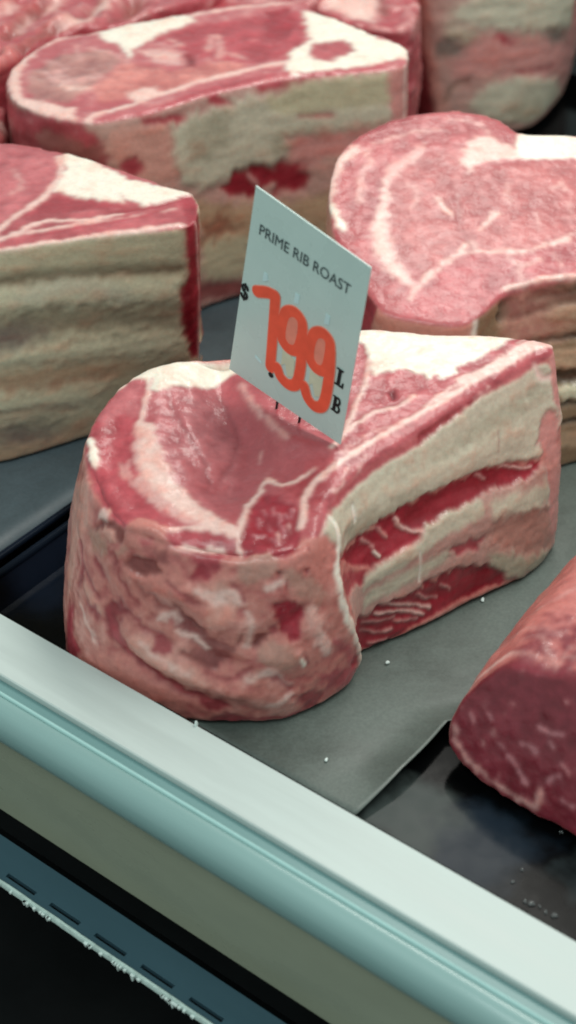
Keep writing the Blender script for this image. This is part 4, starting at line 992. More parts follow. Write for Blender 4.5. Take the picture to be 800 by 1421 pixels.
        'bot': [[127.4, 224.7, 0.5],[114.9, 236.3, 0.5],[95.8, 242.0, 0.5],[64.4, 238.0, 0.5],[42.6, 225.2, 0.5],[28.7, 207.8, 0.5],[23.4, 182.9, 0.5],[25.4, 148.5, 0.5],[32.6, 126.7, 0.5],[41.7, 110.2, 0.5],[49.5, 99.1, 0.5],[68.5, 93.2, 0.5],[85.9, 91.9, 0.5],[96.1, 98.2, 0.5],[114.7, 87.3, 0.5],[132.8, 94.9, 0.5],[155.5, 106.0, 0.5],[196.5, 117.9, 0.5],[220.2, 143.6, 0.5],[221.0, 194.5, 0.5],[193.7, 215.9, 0.5],[156.2, 223.0, 0.5]],
        'regions': [
            ('T', 'P', 'lean_pink', [(-83.1, 27.8),(-72.9, 56.2),(-50.8, 73.8),(-18.5, 85.7),(-2.7, 82.7),(19.7, 64.9),(22.4, 50.4),(-6.0, 33.4),(-20.3, 53.3),(-34.2, 47.6),(-48.3, 33.4),(-52.0, 11.3),(-58.5, -15.4),(-50.9, -36.0),(-40.6, -51.1),(-48.3, -63.5),(-65.6, -36.0),(-79.8, -10.1)], 0, 1.5, 2),
            ('T', 'P', 'lean_eye', [(-32.3, 47.6),(-8.7, 50.4),(5.8, 36.2),(33.3, 41.9),(130.7, 44.7),(122.8, -4.8),(47.2, -10.1),(25.5, -23.2),(8.7, -24.5),(-13.6, -25.8),(-32.8, -41.1),(-47.0, -30.9),(-55.6, -12.7),(-50.9, 14.1),(-48.4, 30.6)], 0, 1.5, 2),
            ('T', 'P', 'lean_mid', [(-40.6, -51.1),(-25.3, -38.6),(-6.3, -28.4),(11.9, -30.9),(46.1, -20.6),(122.0, -10.1),(117.1, -41.1),(43.7, -43.6),(13.9, -51.1),(-2.4, -75.6),(-48.6, -70.8)], 0, 1.5, 2),
            ('T', 'P', 'fat_thin', [(-27.9, 57.7),(-38.1, 47.6),(-48.2, 37.6),(-52.0, 27.8),(-52.6, 11.3),(-57.1, 0.5),(-60.0, -10.1),(-58.3, -25.8),(-52.9, -39.8),(-44.1, -49.9),(-34.8, -52.4),(-41.0, -41.1),(-47.7, -25.8),(-49.6, -10.1),(-49.4, 3.2),(-47.0, 27.8),(-38.1, 39.1),(-29.9, 47.6)], 0, 1.6, 2.2),
            ('T', 'P', 'fat_pink', [(-48.7, 33.4),(-51.2, 27.8),(-51.8, 11.3),(-56.1, 0.5),(-58.2, -12.7),(-56.1, -25.8),(-50.1, -39.8),(-42.2, -47.4),(-39.5, -48.6),(-47.2, -34.8),(-51.7, -18.0),(-52.3, -2.1),(-49.3, 16.8)], 0, 1.0, 2.0),
            ('T', 'P', 'fat_pink', [(23.9, 44.7),(6.2, 41.9),(-3.7, 39.1),(-6.1, 30.6),(-8.3, 41.9),(-8.7, 51.0),(1.4, 56.2),(11.3, 57.7),(24.4, 50.4)], 0, 1.2, 2),
            ('T', 'P', 'fat_white', [(23.6, 64.4),(39.4, 64.9),(54.9, 62.6),(133.4, 62.0),(130.7, 44.7),(53.0, 44.7),(37.4, 44.2),(23.9, 44.7),(21.1, 53.3)], 0, 0.8, 1.2),
            ('T', 'P', 'fat_pink', [(-4.2, 60.6),(7.7, 62.0),(15.1, 56.2),(6.6, 47.6),(-6.8, 50.4)], 0, 1.5, 2),
            ('T', 'L', 'fat_pink', [(123.7, 0.5),(47.0, -12.7),(35.1, -19.3),(25.5, -23.2),(12.3, -25.8),(1.2, -25.8),(-11.7, -25.8),(-25.2, -36.0),(-35.9, -48.6),(-40.9, -58.6)], 1.9, 0.9, 2.4),
            ('T', 'L', 'fat_thin', [(7.0, -23.2),(15.3, -34.8),(26.6, -30.9)], 2.2, 1, 1.5),
            ('T', 'L', 'fat_pink', [(-13.6, -25.8),(-8.4, -18.0),(-6.0, -23.2)], 2.4, 0.8, 1),
            ('T', 'L', 'fat_pink', [(-81.4, 11.3),(-78.3, 27.8),(-74.2, 41.9),(-66.2, 51.9)], 5, 1.5, 2.5),
            ('T', 'L', 'fat_white', [(-79.5, 8.6),(-76.8, 0.5),(-73.3, -10.1)], 3.5, 1.2, 1.5),
            ('T', 'L', 'fat_thin', [(-60.4, 50.4),(-58.7, 41.9),(-62.9, 30.6),(-64.3, 11.3)], 3, 1.5, 2),
            ('T', 'L', 'fat_thin', [(-55.3, 56.2),(-37.3, 64.9),(-19.5, 67.9)], 2, 1.5, 2),
            ('T', 'L', 'fat_thin', [(-39.1, 25.1),(-34.5, 20.9),(-36.1, 5.9)], 2, 1, 1.5),
            ('T', 'L', 'fat_pink', [(-23.4, 14.1),(-20.9, 7.3),(-16.5, 1.9)], 2.4, 0.8, 1),
            ('T', 'L', 'fat_pink', [(-1.3, -10.1),(3.1, -0.8),(8.0, 1.9),(4.3, 3.2)], 2.0, 0.8, 1.5),
            ('T', 'L', 'fat_thin', [(14.6, 25.1),(12.8, 15.4),(15.4, 11.3)], 1.8, 0.8, 1),
            ('T', 'L', 'fat_thin', [(37.1, 20.9),(42.2, 23.7),(44.6, 19.5),(42.5, 26.4)], 1.8, 0.8, 1),
            ('T', 'L', 'fat_thin', [(27.9, 3.2),(28.6, -10.1)], 1.0, 0.8, 1),
            ('T', 'L', 'fat_thin', [(45.7, 11.3),(46.5, 0.5)], 1.0, 0.8, 1),
            ('T', 'L', 'fat_thin', [(-12.8, 16.8),(-11.9, 0.5)], 0.9, 0.8, 1),
            ('T', 'L', 'crease', [(-12.8, 15.4),(-12.6, -10.1),(-6.0, -23.2)], 1.2, 2, 1.5),
            ('T', 'L', 'fat_thin', [(-15.0, 76.7),(0.7, 73.8),(7.9, 64.9)], 1.8, 1, 1.5),
            ('T', 'L', 'fat_thin', [(15.4, -33.5),(15.9, -48.6)], 1.6, 1, 1.5),
            ('T', 'L', 'fat_thin', [(34.5, -25.8),(37.2, -36.0)], 1.4, 1, 1.5),
            ('T', 'L', 'fat_pink', [(6.6, -51.1),(14.1, -48.6),(29.1, -43.6),(43.8, -42.4),(117.5, -38.6)], 2.2, 0.8, 1),
            ('S', 'P', 'pink_tan', [(217.8, 121.3),(231.3, 118.8),(256.6, 118.2),(274.3, 118.2),(287.5, 120.4),(288.6, 96.3),(275.3, 83.8),(220.5, 63.1)], 0, 2, 2),
            ('S', 'P', 'lean_red', [(188.3, 125.4),(210.9, 122.4),(231.3, 118.8),(228.5, 94.8),(186.1, 60.2)], 0, 1.5, 2),
            ('S', 'P', 'bone_tan_dark', [(282.8, 109.7),(285.8, 120.5),(299.2, 121.0),(317.9, 119.6),(344.5, 117.8),(380.0, 116.9),(379.7, -11.2),(313.6, 7.6),(313.8, 85.3),(286.7, 98.8)], 0, 1, 1),
            ('S', 'P', 'bone_hole', [(298.1, 103.6),(299.2, 112.8),(307.5, 113.6),(315.2, 108.1),(326.2, 101.3),(316.6, 98.9),(306.7, 99.9)], 0, 1.0, 1.2),
            ('S', 'P', 'bone_hole', [(315.4, 111.5),(326.8, 112.6),(344.3, 112.2),(379.8, 111.5),(379.3, 99.7),(344.0, 102.4),(326.2, 101.3),(317.0, 105.9)], 0, 1.2, 1.5),
            ('S', 'L', 'bone_hole', [(319.1, 108.0),(333.6, 109.0),(347.8, 108.3),(379.6, 107.0)], 2.2, 1.2, 1.5),
            ('S', 'P', 'bone_tan', [(324.3, 99.9),(336.9, 101.5),(379.3, 99.7),(379.1, 93.1),(343.8, 94.2),(329.5, 94.5)], 0, 1.5, 1.5),
            ('S', 'L', 'bone_rust', [(306.6, 97.7),(325.8, 94.2),(379.1, 90.3)], 2.2, 1.5, 1.5),
            ('S', 'L', 'bone_black', [(313.8, 84.4),(325.4, 84.3),(336.3, 83.8),(378.8, 81.1)], 2.6, 0.8, 1.2),
            ('S', 'P', 'bone_tan', [(313.6, 79.9),(332.6, 78.2),(378.7, 75.8),(378.6, 60.7),(336.0, 65.0),(313.2, 68.7)], 0, 1.5, 1.5),
            ('S', 'P', 'bone_hole', [(313.2, 66.9),(336.0, 64.0),(378.6, 59.7),(378.6, 50.3),(336.0, 56.1)], 0, 1.5, 1.5),
            ('S', 'P', 'bone_light', [(324.8, 55.8),(343.5, 54.6),(378.6, 51.3),(378.7, 39.5),(336.0, 43.9)], 0, 1.5, 1.5),
            ('S', 'L', 'bone_hole', [(312.9, 46.5),(343.5, 42.1),(378.7, 38.4)], 2.2, 1.2, 1.5),
            ('S', 'L', 'bone_black', [(312.9, 34.4),(332.3, 30.9),(343.7, 29.9),(378.9, 27.2)], 2.4, 0.8, 1.2),
            ('S', 'P', 'bone_tan', [(313.0, 29.2),(343.8, 23.7),(379.0, 21.5),(379.6, 4.8),(313.2, 18.5)], 0, 1.5, 1.5),
            ('S', 'L', 'fat_white', [(281.3, 108.5),(284.7, 120.2),(296.9, 122.1),(316.0, 120.1),(330.6, 119.1),(344.5, 118.4),(380.1, 117.4)], 3.4, 0.8, 0.8),
        ]},
    'scrapA': {'bulge': 4.0,
        'top': [[-147.8, 603.4, 135.0],[-237.6, 571.3, 135.0],[-275.8, 455.4, 135.0],[-244.4, 345.2, 135.0],[-194.5, 307.1, 135.0],[-162.9, 323.2, 135.0],[-150.9, 365.8, 135.0],[-113.2, 391.9, 135.0],[-69.6, 422.8, 135.0],[-34.0, 482.6, 135.0],[-77.5, 571.3, 135.0]],
        'bot': [[-147.8, 603.4, 0.5],[-237.6, 571.3, 0.5],[-275.8, 455.4, 0.5],[-244.4, 345.2, 0.5],[-194.5, 307.1, 0.5],[-162.9, 323.2, 0.5],[-150.9, 365.8, 0.5],[-113.2, 391.9, 0.5],[-69.6, 422.8, 0.5],[-34.0, 482.6, 0.5],[-77.5, 571.3, 0.5]],
        'regions': [
            ('T', 'D', '-', [(41.7, -1.6),(29.6, -39.5),(10.0, -62.1),(-8.4, -100.9),(-18.7, -141.2)], 6, 6, 0),
            ('T', 'D', '-', [(9.0, 8.2),(-7.5, -30.2),(-19.1, -70.9),(-27.9, -100.9)], 6, 6, 0),
            ('T', 'D', '-', [(-17.7, 8.2),(-25.4, -25.6),(-35.8, -48.6)], 5, 6, 0),
            ('T', 'D', '-', [(36.0, -16.1),(22.2, -50.9),(4.6, -73.1),(-4.0, -96.7)], -7, 5, 0),
            ('T', 'D', '-', [(-1.7, -20.8),(-10.3, -48.6),(-21.2, -79.6)], -7, 5, 0),
            ('T', 'D', '-', [(56.6, -11.3),(48.8, -44.1),(43.2, -57.7)], -9, 7, 0),
            ('T', 'L', 'strand', [(41.7, -1.6),(29.6, -39.5),(10.0, -62.1),(-8.4, -100.9),(-18.7, -141.2)], 9, 2.5, 3),
            ('T', 'L', 'strand', [(9.0, 8.2),(-7.5, -30.2),(-19.1, -70.9),(-27.9, -100.9)], 8, 2.5, 3),
            ('T', 'L', 'strand', [(-17.7, 8.2),(-25.4, -25.6),(-35.8, -48.6)], 8, 2.5, 3),
            ('T', 'L', 'lean_gap', [(36.0, -16.1),(22.0, -48.6),(4.3, -70.9),(-4.0, -96.7)], 5, 2.5, 3),
            ('T', 'L', 'lean_gap', [(-1.7, -20.8),(-10.3, -48.6),(-21.2, -79.6)], 5, 2.5, 3),
            ('T', 'L', 'lean_gap', [(56.6, -11.3),(48.8, -44.1),(43.2, -57.7)], 9, 2.5, 3),
            ('T', 'L', 'fat_pink', [(40.8, -11.3),(28.3, -44.1),(17.6, -55.4)], 5, 2.5, 3),
            ('T', 'L', 'fat_pink', [(6.4, -16.1),(1.7, -34.9)], 4, 2.5, 3),
            ('T', 'L', 'fat_pink', [(-18.5, -25.6),(-23.4, -39.5),(-29.6, -44.1)], 4, 2.5, 3),
            ('T', 'L', 'fat_pink', [(-8.9, -96.7),(-13.1, -125.4)], 5, 2.5, 3),
            ('T', 'L', 'fat_pink', [(-6.3, -39.5),(-10.2, -62.1)], 3, 2.5, 3),
            ('T', 'L', 'strand', [(-18.7, -141.2),(-11.0, -117.3),(-9.5, -92.5)], 6, 2.5, 3),
        ]},
    'scrapB': {'bulge': 4.0,
        'top': [[11.0, 652.2, 125.0],[-31.5, 586.1, 125.0],[-69.0, 497.0, 125.0],[-61.6, 443.3, 125.0],[-32.9, 430.5, 125.0],[9.5, 443.3, 125.0],[24.2, 469.6, 125.0],[35.6, 540.2, 125.0]],
        'bot': [[11.0, 652.2, 0.5],[-31.5, 586.1, 0.5],[-69.0, 497.0, 0.5],[-61.6, 443.3, 0.5],[-32.9, 430.5, 0.5],[9.5, 443.3, 0.5],[24.2, 469.6, 0.5],[35.6, 540.2, 0.5]],
        'regions': [
            ('T', 'L', 'strand', [(-52.4, -37.4),(-61.4, -71.8),(-67.9, -81.3)], 7, 2.5, 3),
            ('T', 'L', 'lean_gap', [(-77.5, -42.4),(-80.2, -81.3)], 8, 2.5, 3),
            ('T', 'L', 'fat_thin', [(-45.0, -42.4),(-54.5, -67.0)], 3, 2.5, 3),
        ]},
    'scrapC': {'bulge': 4.0,
        'top': [[76.9, 651.0, 120.0],[43.0, 617.5, 120.0],[15.1, 525.3, 120.0],[12.1, 469.8, 120.0],[28.5, 443.7, 120.0],[56.0, 418.5, 120.0],[77.0, 418.5, 120.0],[87.3, 469.8, 120.0],[88.4, 570.0, 120.0]],
        'bot': [[76.9, 651.0, 0.5],[43.0, 617.5, 0.5],[15.1, 525.3, 0.5],[12.1, 469.8, 0.5],[28.5, 443.7, 0.5],[56.0, 418.5, 0.5],[77.0, 418.5, 0.5],[87.3, 469.8, 0.5],[88.4, 570.0, 0.5]],
        'regions': [
            ('T', 'P', 'fat_pink', [(-39.0, 1.2),(-4.0, 1.2),(6.4, -46.6),(2.6, -78.8),(-25.3, -59.7),(-39.4, -40.0)], 0, 3, 3),
            ('T', 'L', 'lean_gap', [(7.2, -26.5),(10.2, -66.1)], 5, 2, 2),
            ('T', 'L', 'strand', [(-9.0, 1.2),(-17.6, -40.0),(-32.2, -46.6)], 6, 2, 2),
        ]},
    'chunk': {'bulge': 4.0,
        'top': [[-192.4, 358.6, 112.0],[-246.8, 362.0, 112.0],[-269.6, 303.3, 112.0],[-224.9, 249.8, 112.0],[-188.6, 252.6, 112.0],[-168.5, 261.0, 112.0],[-166.3, 293.2, 112.0],[-177.1, 332.4, 112.0]],
        'bot': [[-192.4, 358.6, 0.5],[-246.8, 362.0, 0.5],[-269.6, 303.3, 0.5],[-224.9, 249.8, 0.5],[-188.6, 252.6, 0.5],[-168.5, 261.0, 0.5],[-166.3, 293.2, 0.5],[-177.1, 332.4, 0.5]],
        'regions': [
            ('T', 'L', 'fat_pink', [(30.9, -8.6),(41.4, -23.4),(51.4, -35.5)], 4, 2, 3),
            ('T', 'L', 'strand', [(8.8, -3.6),(28.1, -18.5),(43.4, -37.9)], 8, 2, 3),
            ('T', 'L', 'lean_gap', [(17.0, -28.3),(35.1, -37.9)], 6, 2, 3),
        ]},
    'front': {'bulge': 6.0,
        'top': [[106.3, -115.2, 54.7],[90.2, -104.6, 49.5],[79.8, -102.7, 37.7],[72.8, -103.5, 26.5],[68.7, -106.7, 15.0],[69.4, -111.6, 7.7],[79.8, -123.4, 2.5],[96.6, -138.8, 0.7],[118.2, -156.2, 2.0],[143.9, -177.8, 2.1],[168.2, -197.6, 3.5],[185.9, -198.1, 28.0],[184.3, -171.5, 70.7],[161.1, -150.0, 74.0],[137.0, -134.2, 66.3]],
        'bot': [[209.4, 20.0, 67.9],[193.3, 30.6, 61.4],[182.9, 32.5, 46.6],[175.9, 31.7, 32.6],[171.8, 28.5, 18.3],[172.5, 23.6, 9.1],[182.9, 11.7, 2.7],[199.7, -3.6, 2.0],[221.3, -21.0, 2.0],[247.0, -42.6, 2.2],[271.3, -62.4, 3.9],[289.0, -62.9, 34.5],[287.3, -36.3, 87.9],[264.1, -14.8, 90.0],[240.1, 1.0, 82.4]],
        'regions': [
            ('T', 'P', 'lean_dark', [(-68.5, 6.8),(-54.5, 21.6),(-34.1, 38.4),(-14.1, 36.5),(86.9, 42.2),(90.8, -52.3),(0.8, -37.0),(-53.8, -19.4)], 0, 1, 1),
            ('T', 'L', 'fat_thin', [(-58.7, 6.0),(-55.9, -0.7),(-50.5, -7.7),(-39.9, -13.8),(-19.3, -22.5),(-16.1, -15.7)], 2.0, 1, 2),
            ('T', 'L', 'fat_fleck', [(-49.9, 12.8),(-48.1, 10.0)], 1.6, 0.7, 1.2),
            ('T', 'L', 'fat_fleck', [(-41.3, 14.2),(-39.5, 11.3)], 1.4, 0.7, 1.2),
            ('T', 'L', 'fat_fleck', [(-26.4, -8.2),(-22.9, -13.8)], 1.8, 0.7, 1.2),
            ('T', 'L', 'fat_fleck', [(-24.9, 4.4),(-18.2, 0.9)], 1.8, 0.7, 1.2),
            ('T', 'L', 'fat_fleck', [(-11.7, 6.6),(-10.0, 3.8)], 1.6, 0.7, 1.2),
            ('T', 'L', 'fat_fleck', [(-12.2, -9.6),(-8.1, -7.3)], 1.6, 0.7, 1.2),
            ('T', 'L', 'fat_fleck', [(-31.5, -2.9),(-28.1, -6.2)], 1.4, 0.7, 1.2),
            ('T', 'L', 'fat_fleck', [(-6.6, -1.7),(-3.3, -5.7)], 1.6, 0.7, 1.2),
            ('T', 'L', 'fat_fleck', [(-16.8, 11.9),(-6.9, 10.4)], 1.2, 0.7, 1.2),
            ('T', 'L', 'fat_fleck', [(-36.8, 2.4),(-33.3, -0.1)], 1.0, 0.7, 1.2),
            ('T', 'L', 'fat_fleck', [(-6.2, -16.9),(-1.3, -19.0)], 1.6, 0.7, 1.2),
            ('T', 'L', 'fat_fleck', [(2.9, 3.0),(7.8, -2.2)], 1.6, 0.7, 1.2),
            ('T', 'L', 'fat_fleck', [(8.1, -11.2),(14.5, -13.0)], 1.6, 0.7, 1.2),
            ('T', 'L', 'fat_fleck', [(15.5, 5.1),(20.3, 0.0)], 1.6, 0.7, 1.2),
            ('S', 'L', 'fat_pink', [(5.4, 162.4),(397.2, 170.8),(0.5, 164.1),(399.0, 158.8)], 1.8, 0.8, 1.2),
            ('S', 'L', 'fat_thin', [(21.6, 152.4),(6.9, 147.0),(385.1, 141.9)], 1.0, 1, 1.5),
            ('S', 'L', 'fat_thin', [(26.2, 130.9),(18.1, 125.5),(12.8, 114.9)], 1.2, 1, 1.5),
            ('S', 'P', 'lean_dark', [(23.4, 209.9),(45.0, 175.3),(20.6, 169.7),(14.6, 168.4),(19.9, 182.1),(24.8, 197.3)], 0, 1.6, 1.5),
        ]},
}

# ---------------------------------------------------------------- paint: what each patch of a joint is made of
# colour (8-bit), sink in mm (negative = hollow), part it belongs to
STYLE = {
    'lean_red': ((166, 62, 71), -0.2, None), 'lean_pale': ((180, 92, 97), 0.0, None), 'lean_mid': ((172, 78, 84), 0, None),
    'lean_deep': ((148, 36, 49), -1.0, None), 'lean_dull': ((150, 64, 68), -0.5, None), 'lean_brown': ((148, 80, 77), -0.4, None),
    'lean_dark': ((122, 38, 50), -0.2, None), 'lean_pink': ((170, 80, 84), 0.2, None), 'lean_eye': ((174, 90, 91), 0.1, None),
    'fat_white': ((234, 222, 208), 0.5, None), 'fat_cap': ((232, 219, 204), 0.4, None), 'fat_pink': ((226, 186, 177), 0.3, None),
    'fat_thin': ((210, 158, 153), 0.2, None), 'fat_fleck': ((190, 126, 132), 0.1, None),
    'tan_fat': ((176, 128, 114), 0.2, None), 'tan_grey': ((182, 132, 120), 0.2, None), 'fat_tan_light': ((206, 148, 136), 0.4, None),
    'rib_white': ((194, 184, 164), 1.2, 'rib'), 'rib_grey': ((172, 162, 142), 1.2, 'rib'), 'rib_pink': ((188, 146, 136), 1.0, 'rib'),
    'pink_end': ((206, 142, 136), 0, None), 'crease': ((132, 54, 61), -0.6, None), 'hole': ((110, 38, 46), -2.0, None),
    'bone_beige': ((192, 178, 150), 0.6, None), 'bone_green': ((190, 178, 150), 0.8, None), 'bone_light': ((212, 202, 174), 1.6, 'rib'),
    'bone_dark': ((156, 142, 120), -1.2, None), 'bone_grey': ((126, 110, 102), -0.8, None), 'bone_tan': ((188, 154, 126), 0.4, None),  # bone tones: dark band, dull grey-brown patches, tan
    'bone_tan_dark': ((138, 110, 84), 0, None), 'bone_groove': ((112, 86, 66), -2.2, None), 'bone_rust': ((164, 112, 90), -0.6, None),
    'bone_black': ((58, 44, 36), -2.5, None), 'bone_hole': ((84, 60, 44), -2.8, None), 'blood': ((128, 26, 36), -0.4, None), 'lean_grey': ((168, 112, 107), 0.0, None), 'strand': ((190, 96, 93), 3.0, None), 'lean_gap': ((132, 64, 60), -1.2, None), 'fat_smear': ((192, 120, 111), 0.5, None),
    'salmon': ((194, 114, 108), 0.2, None), 'pink_tan': ((210, 150, 134), 0.6, None),
}


def seg_dist(P, A, B):
    d = B - A
    L2 = max(float(d @ d), 1e-12)
    t = np.clip(((P - A) @ d) / L2, 0, 1)
    q = P - A - t[:, None] * d
    return np.sqrt((q * q).sum(1))


def poly_sdf(P, Q):
    """signed distance to polygon Q, negative inside"""
    n = len(Q)
    d = np.full(len(P), 1e9)
    ins = np.zeros(len(P), bool)
    for i in range(n):
        A, B = Q[i], Q[(i + 1) % n]
        d = np.minimum(d, seg_dist(P, A, B))
        if A[1] != B[1]:
            c = (A[1] > P[:, 1]) != (B[1] > P[:, 1])
            ins ^= c & (P[:, 0] < (B[0] - A[0]) * (P[:, 1] - A[1]) / (B[1] - A[1]) + A[0])
    return np.where(ins, -d, d)


def line_sdf(P, Q, wd):
    d = np.full(len(P), 1e9)
    n = len(Q)
    for i in range(n - 1):
        d = np.minimum(d, seg_dist(P, Q[i], Q[i + 1]))
    return d - wd / 2


def solid_mesh(lf, voxel, relax):
    """close the loft, remesh it evenly and round its edges"""
    ts = np.linspace(0, 1, 9)
    V, F = lf.wall(ts)
    n = lf.N
    F = [tuple(f) for f in F]
    F.append(tuple(reversed(range(n))))
    F.append(tuple(range(8 * n, 9 * n)))
    me = bpy.data.meshes.new('rough_cut')
    me.from_pydata(V.tolist(), [], F)
    import bmesh
    bm = bmesh.new()
    bm.from_mesh(me)
    bmesh.ops.triangulate(bm, faces=bm.faces[:])
    bmesh.ops.recalc_face_normals(bm, faces=bm.faces[:])
    bm.to_mesh(me)
    bm.free()
    ob = bpy.data.objects.new('rough_cut', me)
    col.objects.link(ob)
    md = ob.modifiers.new('remesh', 'REMESH')
    md.mode = 'VOXEL'
    md.voxel_size = voxel
    dg = bpy.context.evaluated_depsgraph_get()
    ev = ob.evaluated_get(dg)
    m2 = ev.to_mesh()
    V = np.empty(len(m2.vertices) * 3)
    m2.vertices.foreach_get('co', V)
    V = V.reshape(-1, 3).astype(float)
    lt = np.empty(len(m2.polygons), np.int32)
    m2.polygons.foreach_get('loop_total', lt)
    li = np.empty(len(m2.loops), np.int32)
    m2.loops.foreach_get('vertex_index', li)
    st = np.concatenate([[0], np.cumsum(lt)[:-1]])
    quad = lt == 4
    Q = li[(st[quad][:, None] + np.arange(4))]
    tri = lt == 3
    T = li[(st[tri][:, None] + np.arange(3))]
    Q = np.concatenate([Q, np.concatenate([T, T[:, 2:]], 1)]) if len(T) else Q
    ev.to_mesh_clear()
    bpy.data.objects.remove(ob)
    bpy.data.meshes.remove(me)
    E = np.concatenate([Q[:, [0, 1]], Q[:, [1, 2]], Q[:, [2, 3]], Q[:, [3, 0]]])
    E = E[E[:, 0] != E[:, 1]]
    E = np.concatenate([E, E[:, ::-1]])
    deg = np.bincount(E[:, 0], minlength=len(V)).astype(float)
    deg[deg == 0] = 1

    def smooth(A, k, lam=0.6):
        A = A.copy()
        for _ in range(k):
            S = np.stack([np.bincount(E[:, 0], weights=A[E[:, 1], c], minlength=len(A)) for c in range(A.shape[1])], 1) / deg[:, None]
            A += lam * (S - A)
        return A
    V = smooth(V, relax)
    return V, Q, smooth


def normals(V, Q):
    fn = np.cross(V[Q[:, 2]] - V[Q[:, 0]], V[Q[:, 3]] - V[Q[:, 1]])
    n = np.stack([np.bincount(Q.ravel(), weights=np.repeat(fn[:, c], 4), minlength=len(V)) for c in range(3)], 1)
    return n / (np.linalg.norm(n, axis=1)[:, None] + 1e-12)


